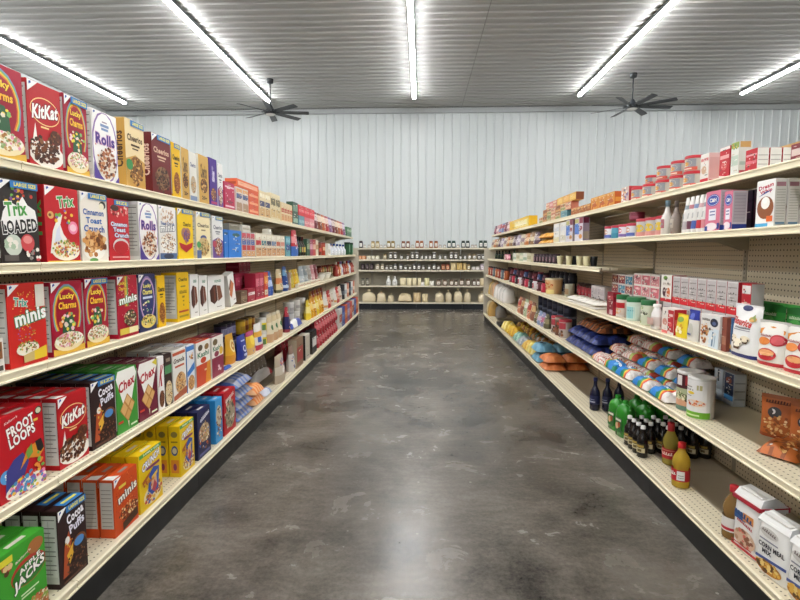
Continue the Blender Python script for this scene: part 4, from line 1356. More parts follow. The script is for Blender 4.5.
run('syrup_bottle', 'dark bottle with {c} label past the tall red bag', 'bottle', [('green', jarlet('#23302a', '#1c1c1c', '#6a8a5a', 'bottle')), ('cream', jarlet('#2a231c', '#191919', '#b59a5a', 'bottle')), ('yellow', jarlet('#33281a', '#5a1f1f', '#cfae4a', 'bottle'))], 'L2', 300, 306.5, 3, .24, .09)
run('snack_box', '{c} small box in the mixed row past the dark bottles', 'box', [('dark green', plain('#3f5a48', (.4, .7, '#8f9f7a'))), ('magenta', plain('#9a3a5a', (.4, .7, '#d9a0b0'))), ('red', plain('#b03a34', (.4, .7, '#e0b8a0'))), ('cream', plain('#d9cfb8', (.4, .7, '#b58a5a')))], 'L2', 307, 318.5, 4, .22, .08)
run('cocoa_tin', '{c} tin with red band, middle of the far second shelf', 'tin', [('brown', can('#7a3a28', [('R', .1, .3, .9, .6, '#c95a4a')], '#4a2418', n=12)), ('rust', can('#a8442f', [('R', .1, .4, .9, .7, '#d9b08a')], '#6a2a1c', n=12))], 'L2', 319.5, 327, 2, .2, .1, wfix=.1)
put('leaning_carton', 'thin white carton leaning beside the blue-capped bottles', 'box', plain('#e2dfd6', (.2, .5, '#c9c4b5')), 'L2', 328.2, 330.6, .19, .07)
run('coffee_creamer', 'white bottle with deep blue cap on the far second shelf', 'bottle', [('', jarlet('#d5d9e2', '#2a4f9a', '#e9ecf2', 'bottle'))], 'L2', 331.5, 347, 5, .2, .1)
run('tea_tin', 'dark green tin at the far end, second cereal shelf', 'tin', [('', jarlet('#3a6a4c', '#2a3f34', '#6f9a7a', 'tub'))], 'L2', 348.5, 354.5, 2, .26, .12)

# ---- third shelf
put('oatmeal_box', 'low brown and white box at the camera end of the third shelf', 'box', plain('#d9d4cc', (.4, .9, '#8a5a34'), (.05, .2, '#4a4642'), side=('#d9d4cc',)), 'L3', -24, 5.5, .12, .07)
cbox('orange-red mini fruit puff box with yellow corner, third shelf', 'trixminis', 'L3', 10.5, 48.5, .305, d=.07)
cbox('crimson rainbow-arch cereal box without blue tab, third shelf', 'lucky', 'L3', 53, 85, .30, d=.07)
cbox('crimson rainbow-arch cereal box with blue tab showing, third shelf', 'lucky', 'L3', 86.5, 109.5, .305, tab='LARGE SIZE')
cbox('red mini marshmallow cereal box with white lettering, third shelf', 'luckymini', 'L3', 118.5, 139, .305, d=.075)
cbox('navy marshmallow cereal box with gold oval, third shelf', 'luckynavy', 'L3', 140, 157, .305, d=.06)
cbox('narrow yellow ring cereal box next to the navy box, third shelf', 'cheeryellow', 'L3', 158.5, 166.5, .29, corner=False)
cbox('pale yellow ring cereal box standing apart, third shelf', 'cheerrows', 'L3', 178, 190, .298, d=.095, corner=False)
for i, (a, b) in enumerate(((191, 199.3), (199.8, 208), (208.5, 225))):
    put('granola_bar_carton', ('white chocolate granola bar carton next to the yellow box', 'white chocolate granola bar carton, middle one of three', 'white chocolate granola bar carton showing its whole bar picture')[i], 'box', carton('granolabar', False), 'L3', a, b, .28 - .012 * i, .07, inset=.03 + .004 * i)
o = put('granola_bar_carton', 'white granola bar carton tipped over against the standing ones', 'box', carton('leanbar', False), 'L3', 227.5, 233.5, .25, .06, inset=.03)
o.rotation_euler = (0, radians(-15), radians(90))
o.location.y += .075
o.location.z += .016
MAG = plain('#9a2440', (.55, .85, '#c4566f'), (.12, .3, '#7a1c33'), side=('#9a2440', (.4, .6, '#b5495f')))
run('toaster_pastry_box', 'magenta toaster pastry box set back in the row, third shelf', 'box', [('', MAG)], 'L3', 235.8, 249.8, 3, .24, .1, inset=.16)
run('toaster_pastry_box', 'magenta toaster pastry box stacked on top near the shelf back', 'box', [('', MAG)], 'L3', 239, 250.5, 3, .1, .12, inset=.2, z=.2415)
put('tea_box', 'small brown box in front of the magenta pastry boxes', 'box', plain('#6a5140', (.3, .6, '#8a745a'), side=('#6a5140',)), 'L3', 241, 247.6, .105, .07)
put('tea_box', 'small red box with white stripe before the pastry boxes', 'box', plain('#a02a3c', (.5, .72, '#e6d9d6'), side=('#a02a3c',)), 'L3', 248.2, 255.4, .11, .07)
run('toaster_pastry_box', 'magenta toaster pastry box in the front row, third shelf', 'box', [('', plain('#b03048', (.5, .8, '#d9788a'), (.1, .3, '#8f2038')))], 'L3', 256, 264.2, 2, .235, .1)
put('toaster_pastry_box', 'orange-red pastry box after the magenta front row', 'box', plain('#c9482f', (.55, .85, '#e8a04a'), (.1, .3, '#d9c9b0')), 'L3', 264.6, 268.4, .235, .09)
run('drink_mix_pouch', 'blue drink mix pouch by the orange pastry box', 'pouch', [('', pouch('#3f5aa0', [(.4, .6, '#b5c3e0')], nx=6, nz=8))], 'L3', 269, 274.4, 2, .24, .08)
put('cookie_bag', 'cream and orange bag between blue pouches, third shelf', 'snack bag', pouch('#d2bd92', [(.35, .6, '#c9794a'), (.0, .12, '#5a5a44')], nx=6, nz=8), 'L3', 276, 281, .25, .08)
put('rice_bag', 'deep blue bag with light blue fold, third shelf', 'snack bag', pouch('#22407f', [(.6, .85, '#6fa0c4'), (.1, .2, '#b9cbe0')], nx=6, nz=8), 'L3', 282.4, 286, .27, .09)
put('pudding_box', 'tan box just before the yellow bag, third shelf', 'box', plain('#a88a78', (.4, .7, '#c9b09a')), 'L3', 290, 291.4, .2, .08)
run('cornmeal_bag', '{c} bag on the far third cereal shelf', 'snack bag', [('olive yellow', pouch('#b5a03a', [(.3, .6, '#cbb84f')], nx=6, nz=8)), ('golden', pouch('#cf9f1c', [(.3, .6, '#e0b83a')], nx=6, nz=8)), ('yellow', pouch('#d6b32a', [(.3, .6, '#e6cc5a')], nx=6, nz=8))], 'L3', 292.4, 300.6, 3, .22, .09, gap=.02, inset=.075)
run('foil_pouch', '{c} foil pouch standing after the yellow bags', 'pouch', [('silver', pouch('#aab3b8', [(.2, .5, '#c5ccd0')], nx=6, nz=8)), ('grey', pouch('#8f979a', [(.2, .5, '#b0b5b5')], nx=6, nz=8)), ('pale', pouch('#b9b5ac', [(.2, .5, '#9a8f86')], nx=6, nz=8)), ('pink', pouch('#c98f94', [(.2, .5, '#d9b0b2')], nx=6, nz=8)), ('maroon', pouch('#7a2a34', [(.2, .5, '#8f4a4f')], nx=6, nz=8))], 'L3', 302, 319.5, 5, .25, .09, gap=.02, inset=.07)
run('flat_packet', 'low white packet at the shelf front before the pouches', 'packet', [('', plain('#d6cfbc', (.3, .6, '#b58a6a')))], 'L3', 298, 320.5, 4, .045, .036, gap=.03)
run('mixing_bowl', 'white bowl near the far end of third cereal shelf', 'bowl', [('', can('#dcd8cc', (), '#cfcabb', n=14, taper=.35))], 'L3', 322, 334, 2, .1, .2, wfix=.2)
run('spice_jar', '{c} jar in the back row, far third shelf', 'jar', [('red-brown', jarlet('#8a3a2a', '#5a1f1a', '#c9a27a', 'jar')), ('amber', jarlet('#a8702f', '#7a2f1f', '#d9c08a', 'jar')), ('olive', jarlet('#6b6a3a', '#8a2f24', '#cfc08a', 'jar'))], 'L3', 321, 337, 8, .2, .1, inset=.24)
run('sauce_bottle', '{c} bottle at the far end of the third shelf', 'bottle', [('red', jarlet('#9a3a30', '#d9d4c8', '#d9b8a0', 'bottle')), ('orange', jarlet('#b8643a', '#8f2a20', '#e0c49a', 'bottle')), ('white', jarlet('#d4d4d8', '#7a6fae', '#b5aac9', 'bottle')), ('rust', jarlet('#a04a34', '#2f3a2f', '#cf9a8a', 'bottle'))], 'L3', 337.5, 354.8, 9, .26, .1)

# ---- fourth shelf
Q = 'box queued behind the {0}, {1} of {2}'


def queue(n):
    return n


def q4(label, key, sh, a, b, h, d, n, ql, **k):
    cn, tb = k.pop('corner', True), k.pop('tab', None)
    return put(CB, label, 'cereal box', carton(key, True, tb, cn), sh, a, b, h, d, n=n, qlabel=ql + ', {0} one back', **k)


q4('red fruit ring cereal box with white lettering and blue disc, fourth shelf', 'froot', 'L4', .5, 46.5, .305, .066, 4, 'red box queued behind the fruit ring cereal', corner=False)
q4('red chocolate wafer cereal box in the fourth shelf row', 'kitkat', 'L4', 60, 89.5, .295, .062, 5, 'red box queued behind the fourth-shelf wafer cereal', )
q4('black chocolate puff cereal box on the fourth shelf', 'cocoa', 'L4', 92.5, 117, .305, .062, 4, 'black box queued behind the fourth-shelf chocolate puffs', tab='SIZE')
q4('green square cereal box with white diamond, fourth shelf', 'chexgreen', 'L4', 118, 138.6, .31, .062, 4, 'green box queued behind the white-diamond cereal', corner=False)
q4('maroon square cereal box with white diamond, fourth shelf', 'chexmaroon', 'L4', 139.5, 158.6, .305, .062, 3, 'maroon box queued behind the white-diamond cereal', corner=False)
cbox('narrow white flake cereal box with big red letter, fourth shelf', 'speck', 'L4', 159.5, 165.5, .30, corner=False)
cbox('dark brown granola box with green band, fourth shelf', 'granolabrown', 'L4', 166, 173, .30, corner=False)
q4('white granola box with orange stripes, fourth shelf', 'granolawhite', 'L4', 174, 187.2, .30, .065, 3, 'white box queued behind the orange-striped granola', corner=False)
q4('blue and white granola box, narrow, fourth shelf', 'granolablue', 'L4', 188, 195.4, .30, .065, 3, 'blue and white box queued behind the narrow granola', corner=False)
q4('white-topped orange wheat biscuit cereal box, fourth shelf', 'kashiorange', 'L4', 197, 211, .295, .07, 1, 'orange box queued behind the wheat biscuit cereal', corner=False)
q4('white-topped maroon wheat biscuit cereal box, fourth shelf', 'kashimaroon', 'L4', 212.5, 224, .29, .07, 1, 'maroon box queued behind the wheat biscuit cereal', corner=False)
put('oat_bag', 'golden yellow bag with round emblem beside the maroon cereal box', 'snack bag', pouch('#d9a12c', [(.05, .3, '#c9862a')], [('E', .5, .6, .3, .22, '#e9d9a0'), ('E', .5, .6, .2, .15, '#b5742a'), ('E', .5, .6, .1, .07, '#e9d9a0')], nx=8, nz=10), 'L4', 225.4, 233, .235, .09, inset=.06)
put('candy_bag', 'small blue packet lying in front of the golden bag', 'packet', pillow('#2f4f9f', 6, 6), 'L4', 225.6, 232.6, .03, .035)
put('oat_bag', 'dark blue bag with white emblem on the fourth cereal shelf', 'snack bag', pouch('#23307f', [], [('E', .5, .45, .2, .14, '#d5d9ea'), ('E', .5, .45, .12, .09, '#23307f'), ('R', .25, .75, .75, .8, '#b5bbd9'), ('E', .5, .2, .22, .06, '#b5bbd9')], nx=8, nz=10), 'L4', 236.8, 245, .2, .08)
put('sugar_bag', 'yellow and magenta bag past the dark blue one, fourth shelf', 'snack bag', pouch('#d9b23a', [(.0, .3, '#c9a06a'), (.85, 1.1, '#a8406a')], [('E', .5, .6, .3, .2, '#e8c94a'), ('P', [(.3, .2), (.8, .35), (.8, .25), (.35, .1)], '#3a5aa8')], nx=8, nz=10), 'L4', 246, 253.4, .2, .08)
put('sugar_bag', 'white, red and blue bag by the yellow one, fourth shelf', 'snack bag', pouch('#dcd6cf', [(.5, .75, '#d9a23a'), (.0, .2, '#b03a4a')], [('R', .1, .3, .5, .5, '#3a5aa8')], nx=8, nz=10), 'L4', 254, 261, .24, .08)
run('drink_mix_tub', 'dark purple tub with silver band, fourth shelf back', 'tub', [('', can('#3a3358', [('R', .1, .2, .9, .8, '#8f8fae'), ('R', .3, .3, .7, .7, '#3f3a6a')], '#1c1a24', n=14))], 'L4', 225, 238, 3, .13, .11, inset=.26, layers=2, lh=.131, wfix=.115)
run('cocoa_tub', '{c} tub in the back row, fourth cereal shelf', 'tub', [('amber', can('#a8732a', [('R', .1, .2, .9, .6, '#7a3a24')], '#3f2a1c', n=14)), ('yellow', can('#cfa42c', [('R', .1, .2, .9, .6, '#b0862a')], '#8a6a22', n=14))], 'L4', 244.5, 257, 4, .13, .11, inset=.2, layers=2, lh=.131, wfix=.1)
run('fruit_can', 'white can with yellow label, {c}, fourth shelf', 'can', [('front pair', can('#d4d1c6', [('R', .1, .15, .9, .75, '#d9c02f'), ('R', .1, .15, .4, .6, '#5a7a4a')], '#c4c2ba', n=16))], 'L4', 263.2, 270, 1, .135, .1, layers=2, lh=.136)
put('fruit_can', 'grey can behind the white cans with yellow labels', 'can', can('#a5a39a', [('R', .1, .2, .9, .7, '#c4c0b2')], '#8f8d86', n=14), 'L4', 262, 267.5, .26, .1, inset=.16)
run('coffee_bag', 'cream bag with green round emblem, fourth shelf', 'coffee bag', [('', pouch('#d8ccb0', [(.05, .35, '#c09a76'), (.7, .95, '#c9b58f')], [('E', .5, .52, .26, .09, '#3f6a3f')], nx=8, nz=10))], 'L4', 271.4, 284.4, 3, .28, .09, gap=.012)
put('snack_bag', 'navy and red bag before the white tubs, fourth shelf', 'snack bag', pouch('#2a2a5c', [(.6, 1.1, '#a8343f'), (.0, .15, '#8f3a44')], nx=6, nz=8), 'L4', 285, 287.8, .28, .09)
run('frosting_tub', 'white tub in a stack at mid fourth shelf', 'tub', [('', can('#d9d7d2', [('R', .1, .3, .9, .6, '#b5b0ae')], '#e6e4df', n=14))], 'L4', 291, 308, 3, .14, .13, inset=.12, layers=2, lh=.141, wfix=.14)
put('sugar_bag', 'white and blue bag slumped in front of the white tubs', 'sugar bag', pillow(lambda u, v: '#e0dfdc' if (u - .3) ** 2 < .06 else '#3f4fa0', 10, 8), 'L4', 292.4, 303, .11, .08)
run('chip_bag', '{c} bag standing in the yellow group, fourth shelf', 'snack bag', [('yellow', pouch('#dcc03a', [(.35, .7, '#e6d78a')], nx=6, nz=9)), ('amber', pouch('#d49a24', [(.4, .75, '#e2c06a')], nx=6, nz=9)), ('gold', pouch('#c98a1f', [(.4, .7, '#e6d29a')], nx=6, nz=9))], 'L4', 309.8, 325, 6, .26, .1, gap=.03)
run('chip_bag', '{c} bag behind the yellow group, fourth shelf', 'snack bag', [('amber', pouch('#b5761f', [(.4, .7, '#cf9a4a')], nx=6, nz=8)), ('dark red', pouch('#8f2a24', [(.4, .7, '#b5523a')], nx=6, nz=8))], 'L4', 312.5, 325, 6, .3, .1, gap=.03, inset=.21)
run('chip_bag', '{c} bag past the yellow group, fourth shelf', 'snack bag', [('white', pouch('#d9d6cf', [(.1, .3, '#cf9a5a')], nx=6, nz=8)), ('red', pouch('#b5332f', [(.3, .6, '#dca08a')], nx=6, nz=8)), ('pale', pouch('#cfc9ba', [(.2, .4, '#a8705a')], nx=6, nz=8))], 'L4', 326, 343, 6, .28, .1, gap=.03)
run('coffee_can', '{c} can at the far end, fourth cereal shelf', 'can', [('black', can('#24262a', [('R', .1, .3, .9, .6, '#5a5f66')], '#17181a', n=12)), ('white', can('#d0d0cc', [('R', .1, .3, .9, .6, '#9fa8b0')], '#b9b9b4', n=12)), ('salmon', can('#c4826a', [('R', .1, .3, .9, .6, '#e0c0a8')], '#8f5a48', n=12))], 'L4', 343.6, 355.4, 6, .28, .14, wfix=.14)

# ---- bottom shelf
q4('green apple cinnamon cereal box at the camera end, bottom shelf', 'applejacks', 'L5', 3, 48.5, .295, .07, 3, 'green box queued behind the apple cinnamon cereal', corner=False)
q4('dark chocolate puff cereal box with blue tab, bottom shelf', 'cocoa', 'L5', 60.5, 88.5, .315, .066, 4, 'dark box queued behind the bottom-shelf chocolate puffs', tab='LARGE SIZE')
q4('orange peanut butter minis cereal box on the bottom shelf', 'reeses', 'L5', 115.5, 139, .275, .07, 3, 'orange box queued behind the peanut butter minis')
q4('yellow corn crunch cereal box with green top, bottom shelf', 'crunch', 'L5', 140.5, 163, .30, .066, 4, 'yellow box queued behind the green-topped crunch', corner=False)
q4('yellow corn crunch cereal box showing its side panel, bottom shelf', 'crunch', 'L5', 181, 195, .305, .066, 4, 'yellow box queued behind the second crunch box', corner=False)
q4('navy cookie cereal box on the bottom shelf', 'oreo', 'L5', 198.5, 211.2, .31, .066, 5, 'navy box queued behind the cookie cereal', corner=False)
q4('slim light blue cereal box on the bottom shelf', 'ltblue', 'L5', 216.2, 223, .305, .066, 2, 'light blue box queued behind the slim one', corner=False)
q4('red puffed cereal box at the end of the bottom cereal row', 'redbox', 'L5', 224.5, 236, .31, .066, 5, 'red box queued behind the puffed cereal', corner=False)
BLU = lambda u, v: '#5f86cc' if v > .35 else ('#8d8f9c' if (u * 7) % 1 > .4 else '#4a63a0')
run('cereal_bag', 'flat blue cereal bag stacked beside the red cereal box', 'cereal bag', [('', pillow(BLU, 12, 10, .06))], 'L5', 238, 254.5, 1, .084, .36, layers=4, lh=.087)
run('cereal_bag', 'orange cereal bag lying flat past the blue stack', 'cereal bag', [('', pillow(lambda u, v: '#d97a2a' if (u * 5) % 1 > .3 else '#e0a878', 10, 8, .06))], 'L5', 256, 265.5, 1, .085, .2, layers=2, lh=.088)
put('rice_bag', 'white bag with red end lying behind the orange ones', 'rice bag', pillow(lambda u, v: '#bb2430' if u > .8 or v > .85 else '#dedad6', 10, 8, .06), 'L5', 258, 273.5, .1, .1, inset=.245)
put('rice_bag', 'small white and blue bag lying at the shelf front', 'rice bag', pillow(lambda u, v: '#c9ccd9' if u < .6 else '#7f8fb8', 8, 8, .06), 'L5', 266.5, 273, .06, .14)
run('oatmeal_bag', 'dark grey-brown bag standing along the back of the bottom shelf', 'oatmeal bag', [('', pouch('#6b6156', [(.25, .7, '#857a6c')], nx=6, nz=8))], 'L5', 245, 268, 6, .3, .1, inset=.36, gap=.03)
put('flour_bag', 'tan and white bag with blue figures, bottom shelf', 'flour bag', pouch('#b5a48e', [(.3, .6, '#c9bfae')], [('B', .6, .5, .3, .3, 14, ['#3f5a9a', '#c94a3f', '#e6e2da'], .08)], nx=8, nz=10), 'L5', 275, 283, .28, .1)
put('flour_bag', 'white bag with blue and red figures, bottom shelf', 'flour bag', pouch('#d2ccc6', [(.7, 1.1, '#8a6f62')], [('B', .5, .45, .4, .3, 18, ['#3f5a9a', '#b5453f', '#e6e2da'], .08)], nx=8, nz=10), 'L5', 288.8, 292.4, .28, .1)
run('pasta_bag', 'crimson bag heaped at the back between flour and brown boxes', 'pasta bag', [('', pouch('#a82a3a', [(.5, .8, '#c9545f')], nx=6, nz=8))], 'L5', 281, 295, 4, .33, .1, inset=.26, gap=.02)
put('cocoa_box', 'tall brown box with red figure, bottom cereal shelf', 'box', plain('#8a6f58', (.2, .7, '#a8403a'), side=('#b5a48e',)), 'L5', 297.2, 303.4, .33, .1)
put('cocoa_box', 'black and white box past the tall brown one', 'box', plain('#d0c9bc', (.1, .9, '#c4bba8'), side=('#2a2724',)), 'L5', 305.6, 310, .31, .1)
put('cocoa_box', 'black box with white square label, bottom cereal shelf', 'box', plain('#1f1e1f', (.3, .7, '#dcdad4'), side=('#3a3430',)), 'L5', 312.4, 316.8, .3, .1)
run('snack_pack', 'red packet in the low stack at the far bottom shelf', 'packet', [('', pouch('#a8333c', [(.35, .65, '#c4666a')], nx=6, nz=6)), ], 'L5', 318.5, 338.5, 9, .19, .12, gap=.04, layers=2, lh=.191)
run('snack_pack', 'dark red packet in the back row at the far bottom shelf', 'packet', [('', plain('#7f2430', (.35, .65, '#a8484f')))], 'L5', 306, 337, 8, .36, .12, gap=.02, inset=.25)
run('wafer_box', '{c} box at the far end, bottom cereal shelf', 'box', [('white', plain('#cfcdc8', (.3, .7, '#b0563f'))), ('blue', plain('#2f4f9f', (.3, .7, '#4f7fc9'))), ('orange', plain('#cf5a2a', (.3, .7, '#e08a4a'))), ('violet', plain('#7a6a9f', (.3, .7, '#b5a8cf'))), ('orange-red', plain('#c9452a', (.3, .7, '#e07a5a')))], 'L5', 339.4, 358, 8, .34, .12)
# ================================================================== baking side
def bag_on(name, label, cat, build, w, d, h, x, y, z, rz=0, rx=0, ry=0, group=None):
    o = tree(name, build(w, d, h))
    o.location = (x, y, z + .0006)
    o.rotation_euler = (radians(rx), radians(ry), radians(rz))
    return tag(o, label, cat, group)


# ---- top shelf
RW = plain('#e2ded8', (.72, .92, '#cf4a50'), (.05, .2, '#c9303a'), side=('#d9d3cd', (.1, .16, '#b5303c'), (.3, .34, '#a8a09a'), (.5, .54, '#a8a09a'), (.7, .74, '#a8a09a')))
run('pancake_mix_box', 'tan carton stacked behind the white-sided boxes, top baking shelf', 'box', [('', plain('#b5935c', (.3, .6, '#a5834f'), side=('#b5935c', (.4, .6, '#c9ac78'))))], 'RA', 768, 806, 3, .15, .08, inset=.275)
put('pie_filling_box', 'dark red and white packet at the camera end, top baking shelf', 'box', plain('#7a2a34', (.3, .7, '#c9b5ad'), side=('#d9d2cb', (.3, .6, '#a5545c'))), 'RA', 790, 806, .07, .1)
put('gelatin_box', 'wide red-front box with white side, top baking shelf', 'box', plain('#b81f2c', (.35, .5, '#d9707a'), (.7, .78, '#e0a0a6'), side=('#dbd8d2', (.25, .29, '#a5a09a'), (.45, .49, '#a5a09a'), (.65, .69, '#a5a09a'))), 'RA', 744.6, 756.8, .105, .052, n=3, qlabel='wide white-sided box queued behind the red-front one, {0} one back')
put('pasta_box', 'white box with green and yellow top picture, top baking shelf', 'box', plain('#d9d8d0', ('R', 0, .82, 1, 1, '#8fa04f'), ('B', .5, .88, .4, .08, 10, ['#d9b23a', '#c9653a', '#5f8a3f'], .09), (.3, .6, '#b8c4b5'), side=('#d0cfc6', ('R', 0, .82, 1, 1, '#b58a4a') if 0 else (.82, 1, '#c49a5a'), (.3, .4, '#a9b5aa'), (.05, .14, '#b5434c'))), 'RA', 729.8, 738, .165, .06)
put('gelatin_box', 'red upright box tilted beside the green-topped box', 'box', plain('#b8222e', ('R', 0, .9, 1, 1, '#e2d9d4'), ('P', [(0, 0), (0, .12), (1, .02), (1, 0)], '#e2d9d4'), (.62, .74, '#e0a8a4'), ('E', .5, .4, .3, .14, '#cf5a58'), side=('#b01c28',)), 'RA', 718.5, 728.8, .16, .06)
put('milk_powder_box', 'white and red box between the tubs and the red box', 'box', plain('#e2dcd4', ('R', 0, 0, 1, .16, '#c02a34'), ('E', .45, .45, .3, .14, '#c9a58a'), (.75, .85, '#cf7a7a'), side=('#d8b2ae', (.15, .85, '#cda09c'), (0, .1, '#b5303c'))), 'RA', 699.5, 708, .16, .065)
TUBL = [('R', 0, .0, 1, .28, '#cf5a48'), ('R', .05, .28, .95, .95, '#8d9096'), ('E', .5, .62, .3, .3, '#e2d4c0'), ('E', .56, .55, .14, .16, '#d99a3a'), ('R', .2, .08, .8, .18, '#e8d9c4')]
TUB = can('#b9b2a8', TUBL, '#b5202c', .014, n=20)
sg, X, Z = SH['RA']
for i, px in enumerate((639, 650.5, 664, 678.5, 693)):
    yy = y_at(px, X + .085, Z)
    bag_on('frosting_tub', 'red-lidded tub in the lower row of the pyramid, %s from near end' % ORD[4 - i], 'tub', TUB, .108, .108, .098, X + .085, yy, Z, -90, group='red-lidded tubs in the lower row')
for i, px in enumerate((652, 667, 680, 692.5)):
    yy = y_at(px, X + .09, Z + .1)
    sm = i == 0
    bag_on('frosting_tub', 'small red-lidded tub alone at the pyramid far step' if sm else 'red-lidded tub on top of the pyramid, %s from near end' % ORD[3 - i], 'tub', TUB, .108 if not sm else .085, .108 if not sm else .085, .09 if not sm else .06, X + .09, y_at(650.5, X + .085, Z) if sm else (y_at((664, 678.5, 693)[i - 1], X + .085, Z)), Z + .0986, -90, group=None if sm else 'red-lidded tubs on top of the pyramid')
put('frosting_carton', 'red and white patterned carton at the far foot of the tubs', 'box', plain('#c9b0a8', ('B', .5, .5, .45, .45, 30, ['#b5303c', '#e6e0da', '#7a6a9a', '#d9a04a'], .1), side=('#b0303a',)), 'RA', 620.8, 628.6, .12, .1)
OJ = plain('#cf8a34', ('P', [(.1, .1), (.5, .75), (.9, .3)], '#b5541f'), (.85, .95, '#e0b05a'), side=('#b5561f', (.3, .6, '#cf8a3a')))
run('gelatin_box', 'orange dessert box in the group of three, top baking shelf', 'box', [('', OJ)], 'RA', 590.4, 614.5, 3, .115, .07)
JW = [('cream', plain('#d4b890', (.1, .4, '#8f9a5a'), (.6, .85, '#b5663f'))), ('salmon', plain('#c9806a', (.1, .4, '#d9b08a'), (.6, .85, '#e2cbb0'))), ('green', plain('#8f9a5a', (.1, .4, '#c9b88a'), (.6, .85, '#5f7a4a'))), ('brown', plain('#a8683a', (.1, .4, '#cf9a5a'), (.6, .85, '#7a3f1f')))]
run('pudding_box', 'brown pudding box at the near end of bottom layer', 'box', [('', plain('#b56f34', (.15, .6, '#9a5424'), (.7, .9, '#d9a86a'), side=('#8f4f22',)))], 'RA', 571, 590, 3, .075, .08)
put('pudding_box', 'teal pudding box in the bottom layer, top baking shelf', 'box', plain('#6f9aa0', (.3, .7, '#4f7f8a'), side=('#3f6a74',)), 'RA', 560.5, 567, .08, .08)
run('pudding_box', 'bottom-layer {c} pudding box at the far end', 'box', JW, 'RA', 539, 559.8, 5, .076, .08)
run('pudding_box', 'middle-layer {c} pudding box on the top baking shelf', 'box', [JW[1], JW[0], JW[3]], 'RA', 543, 571, 6, .076, .08, z=.081)
YB_ = [('golden', plain('#d9a648', (.2, .8, '#e2bd6a'), side=('#7a3f1f',))), ('amber', plain('#cf9440', (.2, .8, '#dfae60'), side=('#6a2f1f',)))]
run('pudding_box', 'upper-layer {c} pudding box above the middle layer', 'box', YB_, 'RA', 557, 576, 3, .078, .08, z=.158)
run('pudding_box', 'upper-layer {c} pudding box at the far end', 'box', [JW[1], ('pink', plain('#c97a7a', (.3, .7, '#e0b0a8')))], 'RA', 546, 556.6, 3, .072, .08, z=.158)
put('cocoa_box', 'long yellow box with white lettering panel, top baking shelf', 'box', plain('#e0b41a', ('R', .28, .12, .96, .8, '#e6d27a'), ('S', .62, .5, .56, .5, '#f4eed8'), side=('#cf9f14',)), 'RA', 509.5, 529, .16, .12)
run('cake_mix_bag', '{c} bag at the far end of the top baking shelf', 'baking bag', [('pink', pouch('#c99aa0', [(.4, .7, '#e0d0d0')], nx=6, nz=6)), ('plum', pouch('#6a3f54', [(.4, .7, '#9a5f6a')], nx=6, nz=6)), ('blue', pouch('#6f83ae', [(.5, .9, '#a84a50')], nx=6, nz=6)), ('rose', pouch('#b5606a', [(.2, .5, '#8f9ac0')], nx=6, nz=6))], 'RA', 493, 508.6, 6, .19, .09, gap=.03)

# ---- second shelf
put('whipped_topping_box', 'tall white whipped topping box with red script, second baking shelf', 'box', carton('dream', True), 'RB', 754.6, 773.4, .205, .048, n=4, qlabel='white topping box queued behind the red-script one, {0} one back')
put('sugar_box', 'large pink sugar box with navy oval', 'box', carton('sugar', True), 'RB', 704.4, 719.2, .205, .07)
put('sugar_box', 'smaller pink sugar box between the large one and the topping boxes', 'box', carton('sugar', True), 'RB', 722.6, 731.4, .19, .07)
put('brown_sugar_box', 'dark maroon box deep behind the pink sugar boxes', 'box', plain('#3f1f33', (.3, .7, '#5a2f48'), side=('#2f2233', (0, .2, '#2a3070'))), 'RB', 752, 764, .2, .06, inset=.16)
put('brown_sugar_box', 'dark box deep in the corner by the maroon one', 'box', plain('#35253a', (.3, .7, '#4a3550'), side=('#2a2430', (0, .2, '#262b60'))), 'RB', 740.5, 751, .2, .06, inset=.16)
WP = lambda c, c2: pouch('#dedbd6', [(.1, .32, c), (.62, .8, c2)], [('R', .3, .4, .7, .55, '#b5b2b0')], nx=6, nz=9)
run('sugar_bag', 'white slim bag with {c} mark, second baking shelf', 'sugar bag', [('rose', WP('#d98a90', '#8f8f9a')), ('red', WP('#b8323c', '#c9a0a0')), ('blue', WP('#4a62a8', '#7f8fb5')), ('plum', WP('#6a3a4a', '#c07a80')), ('grey', WP('#b5aeb0', '#8f9a9f'))], 'RB', 680, 703.6, 5, .205, .05, gap=.012)
put('syrup_bottle', 'white bottle with blue-grey cap before the slim bags', 'bottle', jarlet('#d9d2cb', '#7f98a5', '#a8606a', 'bottle'), 'RB', 662.6, 670.6, .215, .07)
put('syrup_bottle', 'brown-grey bottle beside the white capped one', 'bottle', jarlet('#8f8078', '#6a5f5a', '#b5a89a', 'bottle'), 'RB', 672.4, 678.4, .2, .06)
run('drink_powder_tub', 'red-lidded tub with green and yellow fruit, second baking shelf', 'tub', [('', can('#b5b2ae', [('R', 0, 0, 1, .3, '#cf8f8a'), ('E', .3, .55, .25, .3, '#5a7a5a'), ('E', .65, .55, .22, .26, '#d9b83a')], '#a82030', .016, n=18))], 'RB', 632, 661, 3, .125, .12, wfix=.12)
put('drink_powder_tub', 'maroon-lidded tub stacked on the fruit tubs', 'tub', can('#7a2a3a', [('R', 0, .2, 1, .7, '#94485a')], '#6a1c2c', .014, n=18), 'RB', 634, 640, .06, .11, z=.1256, inset=.05)
run('frosting_tub', 'white and {c} tub with red lid, second baking shelf', 'tub', [('blue', can('#d9d8dc', [('R', 0, .1, 1, .4, '#5a6ab0'), ('E', .5, .65, .25, .25, '#c98f6a')], '#b0243a', .016, n=16)), ('rose', can('#dcd6da', [('R', 0, .1, 1, .35, '#7a62a0'), ('E', .5, .65, .25, .25, '#c95a6a')], '#b0243a', .016, n=16)), ('teal', can('#4a93a8', [('R', 0, .1, 1, .5, '#3a7f98')], '#a82034', .016, n=16))], 'RB', 601.5, 630.6, 4, .105, .1, wfix=.1)
